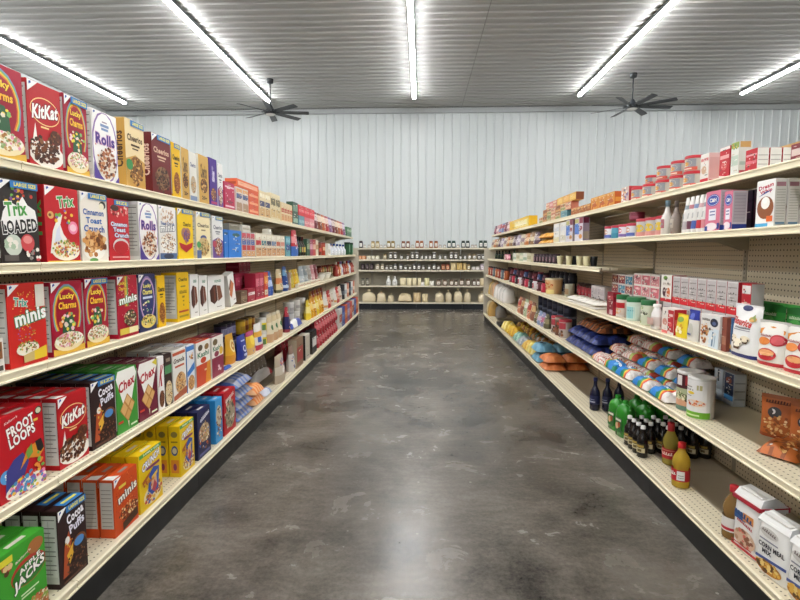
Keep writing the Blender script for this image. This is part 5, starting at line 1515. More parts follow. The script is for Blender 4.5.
put('corn_starch_box', 'white carton pair end, nearer one, before the striped cartons', 'box', plain('#dedbd4', (.1, .35, '#c9c2ae'), (.6, .8, '#cfd0d4')), 'RB', 560, 565.4, .215, .08)
put('corn_starch_box', 'white carton next to the golden bread bags', 'box', plain('#dcd9d2', (.05, .3, '#d0c49a'), (.6, .8, '#c4c6cc')), 'RB', 553.4, 559, .215, .08)
STR = plain('#cfcbd2', ('R', 0, .3, .55, .75, '#4a78c4'), ('R', .55, .75, 1, 1, '#7a2038'), ('E', .75, .55, .18, .09, '#8a3040'), ('E', .72, .2, .2, .1, '#cf8a3a'), ('R', 0, .78, .5, .95, '#b5b06a'), side=('#8a7a8a', (.75, 1, '#5f1a30'), (.1, .4, '#9a8a7a')))
put('cream_carton', 'blue, white and burgundy carton, nearer of the striped pair', 'box', STR, 'RB', 574.4, 582.6, .225, .06)
put('cream_carton', 'blue, white and burgundy carton, farther of the striped pair', 'box', STR, 'RB', 565.8, 572.4, .225, .06)
run('bread_crumb_bag', 'golden bag lying in a row before the white cartons', 'baking bag', [('', pillow(lambda u, v: '#c98f2c' if (u * 6) % 1 > .35 else '#dfae4a', 8, 8))], 'RB', 537.5, 552.6, 2, .07, .24, layers=2, lh=.0725, gap=.02)
run('marshmallow_tub', '{c} bag at the far end of the second baking shelf', 'baking bag', [('plum', pouch('#4f3540', [(.4, .7, '#a89aa0')], nx=6, nz=6)), ('brown', pouch('#8a6a4a', [(.4, .7, '#cfc0a0')], nx=6, nz=6)), ('orange', pouch('#b5703c', [(.4, .7, '#d9b894')], nx=6, nz=6)), ('cream', pouch('#c9bda6', [(.4, .7, '#8f7a80')], nx=6, nz=6)), ('lilac', pouch('#9a8aa0', [(.4, .7, '#d4ccd0')], nx=6, nz=6))], 'RB', 490.5, 537, 14, .17, .09, gap=.03)
put('bread_crumb_bag', 'bright yellow bag above the far row, second baking shelf', 'baking bag', pouch('#d9b02c', [(.3, .6, '#e6c860')], nx=6, nz=6), 'RB', 499, 506, .22, .08, inset=.16)

# ---- short shelf
CUP = can('#c9c29c', (), '#d4cdaa', .006, n=16, taper=.22, lidr=1.04)
BCUP = can('#1f2226', (), '#2a2d30', .006, n=16, taper=.2, lidr=1.04)
for px, bd, lb in ((586.6, CUP, 'beige paper cup nearest the dark cup, short baking shelf'), (579.6, CUP, 'beige paper cup second along the short baking shelf'), (569, CUP, 'beige paper cup past the black gap, short baking shelf'), (560, CUP, 'beige paper cup at the far end of the cup row'),
                   (593.6, BCUP, 'dark navy cup at the end of the short baking shelf'), (574.4, BCUP, 'black cup between the beige paper cups')):
    xx = SH['RC'][1] + .08 + (.06 if bd is BCUP else 0)
    bag_on('paper_cup', lb.replace('nearest', 'beside'), 'cup', bd, .068, .068, .09, xx, y_at(px, xx, SH['RC'][2]), SH['RC'][2], 0, group=None)
run('jam_jar', 'dark jar with maroon label, short baking shelf', 'jar', [('', jarlet('#2f1f26', '#3a2430', '#7a5a64', 'jar'))], 'RC', 532, 554.5, 7, .11, .09, wfix=.085)
run('tea_box', '{c} box in the middle of the short shelf', 'box', [('cream', plain('#cfc8aa', (.3, .7, '#a8a07a'))), ('white', plain('#dad8cc', (.2, .5, '#8fa88f'))), ('pale green', plain('#b5c0a4', (.3, .7, '#d9d4bd')))], 'RC', 513, 531, 5, .12, .09)
put('herb_bottle', 'green bottle rising behind the cream boxes, short shelf', 'bottle', jarlet('#5a7f6a', '#8fae9f', '#c9cfc4', 'bottle'), 'RC', 513, 516, .2, .07, inset=.16)
put('spice_bag', 'pink packet at the front of the short shelf', 'packet', pouch('#b0506a', [(.4, .7, '#d99aa8')], nx=6, nz=6), 'RC', 504.4, 510.6, .1, .06)
run('vinegar_bottle', 'dark green bottle at the far end of the short shelf', 'bottle', [('', jarlet('#25332c', '#1a201d', '#5f6a3f', 'bottle'))], 'RC', 493.5, 509, 5, .17, .08, inset=.12, wfix=.085)

# ---- third shelf (long)
TEA = lambda: pouch('#e0dcd4', [(0, .1, '#b8323a')], [('P', [(.05, .82), (.5, .9), (.95, .82), (.95, .74), (.05, .7)], '#d98a3a'), ('E', .3, .55, .24, .09, '#d9803a'), ('E', .78, .6, .26, .13, '#a8202c'), ('E', .78, .6, .2, .1, '#c4545a'), ('E', .5, .26, .34, .14, '#b5262c'), ('E', .5, .3, .28, .07, '#e0a06a'), ('S', .34, .68, .44, .06, '#8f2a2a')], nx=10, nz=12, seal='#b9b6ae')
bag_on('drink_mix_pouch', 'white pouch with red cup and orange swirl, beside the tall white pouch', 'pouch', TEA(), .15, .075, .185, 1.50, 2.285, SH['RD'][2], -78, rx=0)
bag_on('drink_mix_pouch', 'white pouch with red cup, second one along towards the camera', 'pouch', TEA(), .15, .075, .185, 1.51, 2.13, SH['RD'][2], -80)
bag_on('drink_mix_pouch', 'white pouch with red cup, cut off by the picture edge', 'pouch', TEA(), .15, .075, .18, 1.51, 1.975, SH['RD'][2], -82)
GP = pouch('#2f8a35', [(.86, 1.1, '#1f6a2a')], [('E', .5, .55, .3, .2, '#57b050'), ('R', .2, .3, .8, .36, '#1f5f26'), ('S', .5, .78, .6, .07, '#cfe6c0')], nx=10, nz=12, seal='#3f9a44')
for i, y in enumerate((2.61, 2.43, 2.25)):
    bag_on('dried_fruit_pouch', 'glossy green pouch behind the white tea pouches, %s from tall white pouch' % ORD[i], 'pouch', GP, .17, .07, .235, 1.70, y, SH['RD'][2], -88, group='glossy green pouches')
put('powdered_sugar_pouch', 'tall white pouch with cupcakes and navy foot, third baking shelf', 'pouch', pouch('#e6e5e3', [(0, .1, '#2a2f6e')], [('E', .5, .955, .2, .055, '#2f3560'), ('T', 'Flourice', .46, .68, .8, .14, '#c4403c', None, -4, .2), ('S', .54, .575, .62, .045, '#4a4652'), ('R', .2, .52, .85, .535, '#8a868f'), ('E', .26, .36, .15, .06, '#e6d9bd'), ('P', [(.14, .36), (.38, .36), (.34, .27), (.18, .27)], '#4a3424'), ('E', .72, .37, .16, .06, '#e6d9bd'), ('P', [(.58, .37), (.86, .37), (.82, .28), (.62, .28)], '#4a3424'),
     ('E', .48, .28, .19, .08, '#efe4cc'), ('P', [(.32, .28), (.64, .28), (.59, .16), (.37, .16)], '#5a3c28'), ('E', .84, .76, .12, .05, '#cfa05a'), ('P', [(.72, .74), (.9, .86), (.94, .72)], '#8a9a5a'), ('R', .02, .1, .22, .19, '#e0a23a')], nx=12, nz=14, seal='#dedddb'), 'RD', 733.4, 761, .235, .085, inset=.03)
put('sugar_pack', 'light blue carton edge beside the tall white pouch', 'box', plain('#4a78a8', (.2, .8, '#6f98c0'), side=('#3f6a9a',)), 'RD', 727.3, 730.6, .165, .04, inset=.06)
put('cocoa_box', 'reddish brown box between the white and the light blue ones', 'box', plain('#8a4a3a', (.2, .45, '#a5705a'), side=('#7a3f30',)), 'RD', 719.4, 725.6, .165, .05, inset=.04)
put('baking_soda_box', 'white box with dark blue badge and cookies, third baking shelf', 'box', plain('#dedcd8', ('E', .72, .78, .2, .13, '#22283f'), ('E', .72, .76, .1, .06, '#5a6a90'), ('S', .3, .84, .42, .1, '#4a3a34'), ('B', .24, .42, .2, .3, 26, ['#b5703a', '#d9a86a', '#8a4a2a'], .07), ('R', .48, .02, .98, .6, '#d4dfe6'), ('P', [(.62, .06), (.7, .06), (.74, .5), (.66, .5)], '#6a86a0'), ('P', [(.76, .06), (.8, .06), (.84, .4), (.8, .4)], '#8fa5b8'), side=('#d0cdc8', (.2, .5, '#a8a49f'))), 'RD', 699.4, 718.6, .165, .05)
put('gelatin_pouch', 'white pouch with royal blue top, third baking shelf', 'pouch', pouch('#d4d0c8', [(.66, 1.1, '#232f8a')], [('E', .5, .82, .26, .1, '#5a6ac0'), ('E', .5, .36, .34, .22, '#b9b5a8'), ('R', .3, .2, .7, .26, '#4a568a')], nx=8, nz=10, seal='#2a3690'), 'RD', 688.6, 698.8, .165, .05)
put('gelatin_pouch', 'bright yellow pouch beside the blue-topped one, third shelf', 'pouch', pouch('#e2c930', [], [('E', .5, .78, .3, .12, '#7a9a4a'), ('B', .5, .4, .35, .25, 14, ['#efe6a0', '#cf9a2a', '#f0ead0'], .1)], nx=8, nz=10, seal='#d9bd2a'), 'RD', 677, 687.6, .13, .05)
GEL = plain('#e2dad2', ('R', .5, .1, .98, .95, '#b8222e'), ('E', .72, .4, .14, .1, '#d95a5a'), ('R', .6, .7, .9, .8, '#e8c9c0'), ('E', .25, .45, .2, .14, '#c98a7a'), ('R', 0, 0, .5, .12, '#d9706a'), side=('#b8222e', (.4, .6, '#cf5a5a')))
put('gelatin_box', 'white and red gelatin box left of the yellow pouch, third shelf'.replace('left of', 'just past'), 'box', GEL, 'RD', 661.4, 673.4, .15, .07)
NUT = plain('#cdc7c4', ('R', .04, .16, .96, .96, '#b5aeac'), ('R', .1, .6, .9, .64, '#8f8886'), ('R', .1, .4, .9, .44, '#8f8886'), ('R', .1, .8, .9, .84, '#8f8886'), ('R', 0, 0, 1, .24, '#c9242f'), side=('#a8202a',))
run('gelatin_box', 'lower gelatin box with grey panel under the red-footed row', 'box', [('', NUT)], 'RD', 662, 737, 7, .165, .09, inset=.13)
run('gelatin_box', 'upper gelatin box with grey panel and red foot', 'box', [('', NUT)], 'RD', 672, 737, 7, .165, .09, inset=.13, z=.167)
put('gelatin_box', 'white fruit-picture gelatin box at the far end of the upper row', 'box', plain('#e0dad2', ('E', .4, .88, .2, .08, '#6a8f3f'), ('E', .32, .36, .16, .17, '#4a1c28'), ('E', .72, .36, .16, .17, '#c9682f'), ('R', .2, .62, .9, .7, '#b5a59a'), ('R', 0, 0, 1, .12, '#c92c34'), side=('#b8242e',)), 'RD', 660.4, 671, .17, .09, inset=.13, z=.167)
put('gelatin_box', 'red gelatin box standing at the near end of the grey panels', 'box', plain('#b01e2a', ('E', .5, .35, .3, .2, '#8f1420'), ('E', .62, .38, .1, .07, '#e0703a'), (.62, .72, '#e0a8a6'), (.85, .97, '#ddd6d2'), side=('#b9b3b2', (.3, .36, '#8f8a8a'), (.6, .66, '#8f8a8a'), (0, .2, '#a01c28'))), 'RD', 738.4, 748, .33, .06, inset=.13)
JL = [('R', .0, .0, 1, .78, '#cfe0d2'), ('R', .38, .1, .82, .74, '#8fc4c4'), ('R', .42, .5, .78, .56, '#5f9a9a'), ('B', .18, .25, .16, .18, 14, ['#b5452f', '#d9a04a', '#3f7a3a'], .05)]
for px, w, h, lb, jl, bc, lc in ((635.6, .125, .165, 'large pale green jar with dark green lid, third baking shelf', JL, '#c4d4c4', '#1f6a3a'),
                                 (622.2, .088, .165, 'red and white jar with green lid, third baking shelf', [('R', 0, .5, 1, .82, '#b5262e'), ('E', .5, .32, .3, .16, '#d9a06a'), ('R', 0, 0, 1, .12, '#dcd4cc')], '#d4c6bc', '#1f6a3a'),
                                 (647.6, .09, .165, 'white and black jar with green lid beside the large one', [('B', .5, .5, .4, .4, 16, ['#3a3f2a', '#e2e2d6', '#c4cfa0', '#7a8f4a'], .12)], '#c9d0b8', '#27673a')):
    xx = SH['RD'][1] + .035 + w / 2
    bag_on('peanut_butter_jar', lb, 'jar', can(bc, jl, lc, .03, n=22), w, w, h, xx, y_at(px, xx, SH['RD'][2]), SH['RD'][2], -80)
put('salt_bottle', 'slim white bottle beside the gelatin boxes, third shelf', 'bottle', bottle([(.9, 0), (1, .03), (.95, .6), (.5, .85), (.4, .9)], '#e0deda', '#e9e7e3', .88, .45, [('R', .2, .1, .8, .9, '#c9a79a')], (.15, .5), lcol='#d4c9c2'), 'RD', 652.6, 660.4, .155, .06)
put('cherry_box', 'maroon carton in front of the fruit cups, third shelf', 'box', plain('#7a1a28', (.68, .85, '#a83a44'), ('R', .45, .04, .95, .25, '#c9a8ae'), side=('#a02434', (.6, .8, '#7a1a28'))), 'RD', 606.6, 612.6, .175, .06)
FC = lambda c, c2: plain('#d9d2cb', ('R', .03, .05, .97, .88, c), ('E', .5, .62, .3, .14, c2), side=('#a8a2a0', (.1, .85, '#98918f')), top='#d9d5cf')
run('fruit_cup_pack', '{c} fruit cup pack in the tall stack', 'fruit cup pack', [('teal', FC('#2f7a98', '#5a9ab0')), ('maroon', FC('#8a1f2c', '#d99a7a')), ('dark red', FC('#7a1c28', '#cf8a6a'))], 'RD', 611, 631.4, 3, .0745, .1, inset=.195, layers=4, lh=.0755)
run('fruit_cup_pack', '{c} fruit cup pack in the stack by the grey panels', 'fruit cup pack', [('pink', FC('#c4626e', '#e0a0a8')), ('rose', FC('#cf8a8e', '#b04a5c'))], 'RD', 632.4, 658, 3, .08, .1, inset=.175, layers=4, lh=.0812)
run('gelatin_packet', 'flat white packet with brown specks, third baking shelf', 'packet', [('', pillow('#dfdad0', 8, 8, .06, ops=[('B', .5, .5, .4, .4, 14, ['#8a6a4a', '#b5a58a', '#c9645a'], .05)]))], 'RD', 566, 594.5, 5, .03, .2, layers=2, lh=.03, gap=.01)
run('candle_jar', 'red jar with dark cap in the candle row', 'jar', [('', jarlet('#8f1f2a', '#3a2420', '#b5404a', 'jar'))], 'RD', 577, 590.5, 4, .14, .085, inset=.26, wfix=.085)
run('candle_jar', 'red jar with dark cap, back of the row', 'jar', [('', jarlet('#7f1a26', '#3a2420', '#a8343f', 'jar'))], 'RD', 575.5, 588, 4, .14, .085, inset=.36, wfix=.085)
run('chocolate_box', 'pale box with brown cherries after the red jars', 'box', [('', plain('#cfc8c9', ('E', .35, .2, .2, .12, '#3f2420'), ('E', .7, .18, .2, .12, '#4a2a24'), (.5, .85, '#bdb4b8')))], 'RD', 590.8, 604, 2, .165, .08, inset=.24)
put('glass_jar', 'greenish white jar between the bucket and red jars', 'jar', can('#b5b5a0', [('R', .1, .2, .9, .7, '#a58a6a')], '#c9c8b8', .01, n=16), 'RD', 565.6, 573.4, .14, .1, inset=.14)
put('candy_bucket', 'cream and orange bucket of sweets on the far third shelf', 'bucket', can('#cfa878', [('R', 0, .0, 1, .3, '#e2cf8a'), ('B', .5, .55, .45, .35, 30, ['#c4703a', '#d9a06a', '#b5542a', '#e2cba0'], .07)], '#d4c4a4', .012, n=22, taper=.12), 'RD', 547.4, 560.6, .18, .2)
run('jam_jar', 'dark navy jar stacked high behind the bucket', 'jar', [('', jarlet('#1f2230', '#16171f', '#34384a', 'jar'))], 'RD', 546, 570.5, 6, .12, .1, inset=.3, layers=2, lh=.121, wfix=.11)
run('candle_jar', '{c} jar in the far front row, third baking shelf', 'jar', [('red', jarlet('#a8203a', '#2a1c20', '#c95a6a', 'jar')), ('maroon', jarlet('#5a1f2c', '#241a1e', '#b5a0a4', 'jar')), ('white', jarlet('#cfc9cc', '#7a2f3f', '#a8404f', 'jar')), ('dark', jarlet('#26242c', '#1a191f', '#8a8f8a', 'jar'))], 'RD', 508, 543.6, 10, .13, .1, wfix=.1, start=0)
run('candle_jar', '{c} jar in the far back row, third baking shelf', 'jar', [('plum', jarlet('#4a2434', '#2a1a22', '#8a5a6a', 'jar')), ('blue', jarlet('#3a4a7a', '#8a3a4a', '#9a9ac0', 'jar')), ('maroon', jarlet('#6a2430', '#3a1a20', '#a86a70', 'jar'))], 'RD', 506, 545, 10, .21, .1, inset=.2, wfix=.1)
run('spice_jar', '{c} jar at the far end of the third baking shelf', 'jar', [('rust', jarlet('#a0522f', '#3a2a24', '#c9a58a', 'jar')), ('grey', jarlet('#55606a', '#2a2d33', '#9aa0a0', 'jar')), ('red', jarlet('#8f3a30', '#241f1f', '#d0b5a0', 'jar'))], 'RD', 487, 505.4, 7, .19, .1, wfix=.1)

# ---- fourth shelf
z4 = SH['RE'][2]
CAR = pouch('#b5602a', [(.0, .1, '#8f4420'), (.93, 1.1, '#9a5224')], [('S', .5, .84, .8, .1, '#5f2c12'), ('E', .38, .6, .2, .13, '#3a3434'), ('E', .32, .62, .09, .06, '#cfc9c4'), ('B', .5, .3, .44, .24, 60, ['#cf8a4a', '#e0b070', '#8a4a20', '#a85f2a', '#efcf9a'], .05)], nx=10, nz=12)
bag_on('caramel_bag', 'orange caramel bag standing against the peg panel', 'candy bag', CAR, .165, .07, .205, 1.73, 2.56, z4, -50, rx=0)
bag_on('caramel_bag', 'orange caramel bag standing closer to the camera, by the first', 'candy bag', CAR, .165, .07, .205, 1.76, 2.40, z4, -50)
bag_on('caramel_bag', 'orange caramel bag lying in front of the standing ones', 'candy bag', pillow(lambda u, v: '#b8642c' if (u * 3 + v * 2) % 1 > .3 else '#8a4a26', 10, 10, .14, ops=[('B', .5, .45, .4, .4, 40, ['#e0b070', '#cf8a4a', '#d9d2cc', '#7a3f1c'], .05)]), .17, .21, .07, 1.62, 2.33, z4, -60)
CANL = [('R', 0, 0, 1, .17, '#6fae2f'), ('R', .02, .17, .98, 1, '#dcdad8'), ('S', .28, .82, .36, .05, '#4a4240'), ('R', .12, .72, .5, .76, '#8f8a88'), ('E', .42, .66, .12, .04, '#e0c23a'), ('R', .12, .57, .45, .59, '#8f8a88'), ('R', .6, .75, .75, .88, '#a8a070'), ('E', .58, .4, .28, .09, '#e6c9b0'), ('B', .58, .4, .26, .08, 26, ['#c4382c', '#d9763a', '#e8d4b8', '#a82a24'], .03), ('R', .3, .06, .7, .1, '#cfe6a8')]
xx = SH['RE'][1] + .1
bag_on('oatmeal_can', 'tall white can with lime green foot, fourth baking shelf', 'can', can('#cfcdca', CANL, '#c9c7c3', .01, n=28), .132, .132, .222, xx, y_at(700, xx, z4), z4, -62)
bag_on('oatmeal_can', 'tall can with brown and green label behind the lime-footed one', 'can', can('#c9c5bf', [('R', 0, 0, 1, .12, '#5a7a6a'), ('R', 0, .12, 1, .3, '#cf9a7a'), ('R', 0, .3, 1, .6, '#a8b08a'), ('B', .4, .38, .4, .15, 20, ['#4a3424', '#e0d9b8', '#6a7a4a'], .07), ('R', 0, .6, 1, .98, '#4a2328'), ('R', .3, .68, .5, .95, '#d4cfca'), ('R', .6, .7, .8, .95, '#a8343a')], '#d4d1cc', .01, n=28), .132, .132, .225, xx + .01, y_at(700, xx, z4) + .142, z4, -62)
FMB = lambda dk: plain('#b4bdc6', ('R', .05, .3, .95, .98, '#2a3550' if dk else '#c0c8cf'), ('E', .45, .76, .3, .1, '#8a4a3a') if dk else ('R', .4, .6, .6, .98, '#3a4048'), ('R', .05, .15, .95, .3, '#4a8ac0' if dk else '#b5bdc4'), side=('#bcc4cb', (.2, .24, '#8a929a'), (.45, .49, '#8a929a'), (.7, .74, '#8a929a')))
put('dry_milk_box', 'pale blue milk powder box with dark front, against the panel', 'box', FMB(True), 'RE', 723, 733, .19, .07, inset=.385)
put('dry_milk_box', 'pale blue milk powder box behind the tall cans', 'box', FMB(False), 'RE', 713, 721.6, .19, .07, inset=.385)


def marsh(u, v):
    if v < .58:
        return '#2278c4' if (2 * u - 1) ** 2 * .7 + ((v - .3) / .26) ** 2 < .9 else '#1f7a5a'
    r = v - .42 + .1 * (1 - (2 * u - 1) ** 2)
    if v < .62:
        return '#2f9a52'
    if v < .67:
        return '#e6c53a'
    if v < .73:
        return '#e07a2a'
    if v < .79:
        return '#c02f3a'
    return '#d8d0ca'


def marsh2(u, v):
    if v < .16:
        return '#8fa84a' if u > .55 else '#c4503f'
    if v < .3:
        return '#cf7a3a' if u > .4 else '#b5c26a'
    return ('#ded6cc', '#cfc4bb', '#d4a09a', '#e0d9cf', '#c46a64')[int(u * 9 + v * 13) % 5]


MO = [('T', 'Jet-Puffed', .5, .3, 1.1, .16, '#eaf2fa', '#1a4a9a', 90), ('E', .3, .16, .14, .05, '#6fb4e6'), ('B', .5, .88, .4, .08, 16, ['#efe9e4', '#e6dcd6', '#c9bfb8'], .07)]
PROTO = {}
LAYN = ('lowest', 'second-layer', 'topmost')
ROWN = ('front', 'middle', 'back')
for c, y in enumerate((3.225, 3.51, 3.795, 4.08, 4.365)):
    blue = c < 2 or c == 2
    for r in range(3):
        for L in range(0 if (c, r) == (0, 2) else r + 1):
            bl = c < 2 or (c == 2 and L == r) or (c == 3 and r == 0)
            k = (bl, (c + r + L) % 2)
            if k not in PROTO:
                PROTO[k] = pillow(marsh if bl else marsh2, 14, 22, .1, ops=MO if bl else [('B', .5, .68, .4, .26, 40, ['#efe9e4', '#b5433c', '#d9cfc4', '#8a9a8f'], .05)])
            t = ('%s %s bag in %s row, %s pile from the tall cans' % (LAYN[L], 'blue marshmallow' if bl else 'red and white candy', ROWN[r], ORD[c]))
            bag_on('marshmallow_bag' if bl else 'candy_bag', t, 'marshmallow bag' if bl else 'candy bag', PROTO[k], .134, .256, .072, 1.50 + .148 * r + random.uniform(-.003, .003), y + random.uniform(-.008, .008), z4 + .0735 * L, (0 if (c * 7 + r * 3 + L * 5) % 4 == 1 else 180) + random.uniform(-5, 5), group='marshmallow and candy bags in step piles')
NV = pillow(lambda u, v: ('#1c2450', '#232f6a', '#19204a', '#2f3f86')[int(u * 5 + v * 7) % 4], 12, 12, .16)
for L in range(2):
    for i in range(4):
        bag_on('candy_bag', '%s navy candy bag, %s past the red and white bags' % (('lower', 'upper')[L], ORD[i]), 'candy bag', NV, .2, .36, .09, 1.64 + .02 * L, 4.64 + i * .212, z4 + .0925 * L, -90 + random.uniform(-2, 2), group='navy candy bags')
BW = pillow(lambda u, v: ('#3f2a24', '#8a4f2a', '#5a3424', '#2f2428', '#b5703a')[int(u * 6 + v * 8) % 5], 10, 10, .16)
for i in range(4):
    bag_on('candy_bag', 'brown and orange candy bag on top of the navy ones, %s from near end' % ORD[i], 'candy bag', BW, .16, .3, .08, 1.68, 4.65 + i * .165, z4 + .187, -90 + random.uniform(-2, 2), group='brown and orange candy bags')
run('candy_tub', '{c} tub at the far side of the navy bags', 'tub', [('red and white', can('#b5a8a0', [('R', 0, .55, 1, .95, '#a83a44'), ('B', .5, .3, .4, .2, 12, ['#3a2a24', '#8a5a3a', '#d9cfc4'], .1)], '#b03a44', .02, n=16)), ('brown-filled', can('#6a4a3a', [('B', .5, .5, .4, .4, 16, ['#3a2a24', '#8a5a3a', '#b5432f'], .12)], '#8a7a6a', .02, n=16))], 'RE', 548.6, 560, 3, .19, .15, wfix=.13)
run('candy_tub', 'dark clear tub stacked on the far fourth shelf', 'tub', [('', can('#2a2d3c', [('R', .1, .3, .9, .7, '#44485a')], '#5f6478', .02, n=16))], 'RE', 536, 566, 6, .16, .15, inset=.22, layers=2, lh=.161, wfix=.15)
run('candy_bag', '{c} bag in front of the dark tubs, fourth baking shelf', 'candy bag', [('olive', pouch('#5f5a44', [(.4, .7, '#8a8060')], nx=6, nz=6)), ('lilac', pouch('#8a86a8', [(.3, .6, '#b56a84')], nx=6, nz=6)), ('silver blue', pouch('#7f8fae', [(.3, .6, '#c0a8b8')], nx=6, nz=6))], 'RE', 532.5, 545, 4, .17, .1, gap=.03)
run('candy_bag', '{c} bag with peach top before the white sacks', 'candy bag', [('brown', pouch('#8a5a48', [(.5, .8, '#c9a878')], nx=6, nz=6)), ('peach', pouch('#c98a6a', [(.5, .8, '#a8443a')], nx=6, nz=6)), ('green and cream', pouch('#a8b592', [(.5, .8, '#e0dccf')], nx=6, nz=6))], 'RE', 516, 532, 5, .24, .1, gap=.03)
for i, y in enumerate((10.55, 10.2, 9.85, 9.5)):
    bag_on('sugar_sack', 'white tied plastic sack on the fourth baking shelf, %s from far end' % ORD[i], 'sack', sack('#dcd8d4|g', '#b5b2ae'), .3, .24, .34, SH['RE'][1] + .15, y, z4, 90, group='white tied plastic sacks')
for i, y in enumerate((11.5, 11.2, 10.9)):
    bag_on('grain_sack', '%s tied sack at the very far end, fourth baking shelf' % ('golden', 'tan', 'peach')[i], 'sack', sack(('#c9a866|g', '#b59a74|g', '#c99f7a|g')[i], '#e0d9c9'), .24, .2, .34, SH['RE'][1] + .14, y, z4, 90)

# ---- bottom shelf
z5 = SH['RF'][2]
FL1 = [('R', .06, .56, .5, .72, '#3a5a8a'), ('R', .4, .58, .8, .74, '#cf8a4a'), ('S', .42, .66, .7, .13, '#2f4a7a', -.1), ('S', .48, .52, .6, .07, '#b5323c', -.1), ('E', .5, .24, .42, .18, '#cfae94'), ('B', .5, .24, .38, .15, 26, ['#b58a6a', '#e0cbb5', '#8a5a44', '#cf6a5a'], .07), ('R', 0, 0, 1, .05, '#b8323c'), ('R', 0, .08, .8, .1, '#b8323c')]
SD = [('R', .08, .1, .92, .9, '#c4c6c8')] + [('R', .16, .14 + i * .07, .84, .152 + i * .07, '#8f9194') for i in range(10)] + [('R', 0, .93, 1, 1, '#d9d8d6')]
FL2 = [('E', .4, .84, .3, .1, '#d0ccc6'), ('S', .4, .85, .46, .08, '#6a5a54', -.1), ('R', .1, .66, .7, .69, '#8a8a94'), ('T', 'CORN MEAL', .5, .56, .84, .1, '#2a2830'), ('T', 'MIX', .36, .44, .3, .09, '#2a2830'), ('P', [(0, .3), (1, .36), (1, .3), (0, .24)], '#4a5a94'), ('E', .45, .14, .42, .13, '#b57a2f'), ('B', .45, .15, .38, .11, 30, ['#d9a84a', '#8a5a24', '#e6c97a', '#5a3a1c'], .07)]
f1, f2 = paperbag(FL1, SD, '#a82a38'), paperbag(FL2, SD)
bag_on('flour_bag', 'white flour bag with red band, farthest along of the paper bags'.replace('farthest along', 'standing first'), 'flour bag', f1, .165, .125, .285, 1.485, 2.285, z5, -84)
bag_on('flour_bag', 'white corn meal bag with blue stripe beside the red-banded bag', 'flour bag', f2, .165, .115, .255, 1.475, 2.105, z5, -82)
bag_on('flour_bag', 'white corn meal bag cut off by the picture edge', 'flour bag', f2, .165, .115, .255, 1.48, 1.925, z5, -84)
OILB = lambda lt: bottle(OIL, '#e6c24a|o', '#c02026', .88, .44, [('P', [(0, .1), (.5, .4), (.5, .1)], '#e6ddd2'), ('R', .5, .12, .82, .9, '#e4e2de'), ('S', .27, .62, .36, .36, '#f0e8e0', .2), ('R', .55, .3, .78, .36, '#8a8680'), ('R', .55, .5, .78, .56, '#8a8680')], (.16, .42), lcol='#b3202a')
xx = 1.475
bag_on('oil_bottle', 'golden cooking oil bottle with red cap at the shelf front', 'bottle', OILB(True), .094, .094, .255, xx, 2.965, z5, -50)
bag_on('oil_bottle', 'cooking oil bottle with red cap beside the soy sauce', 'bottle', bottle(OIL[:8] + [(.6, .74), (.4, .82), (.36, .9)], '#cdbb5a|o', '#a82028', .8, .46, [('S', .5, .5, .6, .4, '#f0d8d0'), ('R', .1, .8, .9, .9, '#d97a6a')], (.16, .4), lcol='#b0202a'), .09, .09, .265, 1.565, 3.29, z5, -50)
bag_on('oil_bottle', 'oil bottle with white label half hidden by the flour bag', 'bottle', bottle(OIL, '#b08a55|o', '#a82028', .88, .44, [('R', .1, .1, .9, .3, '#b5303a')], (.16, .42), lcol='#dad6d0'), .085, .085, .25, 1.45, 2.42, z5, -60)
SOYB = bottle(SOY, '#15110f|g', '#dcdad6', .9, .46, [('R', .12, .1, .88, .55, '#cfc4a0'), ('R', .2, .62, .8, .85, '#b59a4a'), ('R', .35, .2, .65, .45, '#6a5a34')], (.14, .46), lcol='#2a231c', n=14)
for r in range(6):
    for c in range(4):
        if r in (1,) and c == 0:
            continue
        bag_on('soy_sauce_bottle', 'dark soy sauce bottle with white cap, %s in %s row' % (ORD[c], ('front', 'second', 'third', 'fourth', 'fifth', 'back')[r]), 'bottle', SOYB, .066, .066, .205 if r != 5 else .2, 1.44 + r * .08, 3.40 + c * .073, z5, -55, group='soy sauce bottles')
JUG = jug('#2f8a2a|g', '#2f9a30', [('E', .3, .4, .22, .24, '#d9b48a'), ('E', .6, .5, .18, .2, '#a8502f'), ('R', .1, .75, .9, .9, '#e2dcc8')])
k = 0
for i, x in enumerate((1.475, 1.615, 1.755)):
    for j, y in enumerate((3.79, 3.94)):
        bag_on('vegetable_oil_jug', 'green jug with %s, %s one deep' % (('gold cap label', 'picture label')[j] if 0 else ('label facing camera', 'label, farther row')[j], ORD[i]), 'jug', JUG, .13, .105, .262, x, y, z5, -78, group='green jugs')
WB = bottle(WINE, '#171a33|g', '#1f2a5a', .9, .42, [('R', .2, .2, .8, .35, '#aeb0c4'), ('R', .25, .5, .75, .58, '#8f92ae')], (.2, .46), lcol='#20254a', n=16)
for i, (x, y) in enumerate(((1.47, 4.44), (1.565, 4.42), (1.66, 4.42))):
    bag_on('syrup_bottle', 'navy glass bottle past the green jugs, %s from shelf front' % ORD[i], 'bottle', WB, .082, .082, .275, x, y, z5, -60, group='navy glass bottles')


def lay(name, label, cat, cols, w, d, h, x, y, z, rz=-90, ops=(), lump=.12, group=None):
    return bag_on(name, label, cat, pillow(lambda u, v: cols[int(u * 5 + v * 7) % len(cols)], 12, 12, lump, ops=ops), w, d, h, x, y, z, rz, group=group)


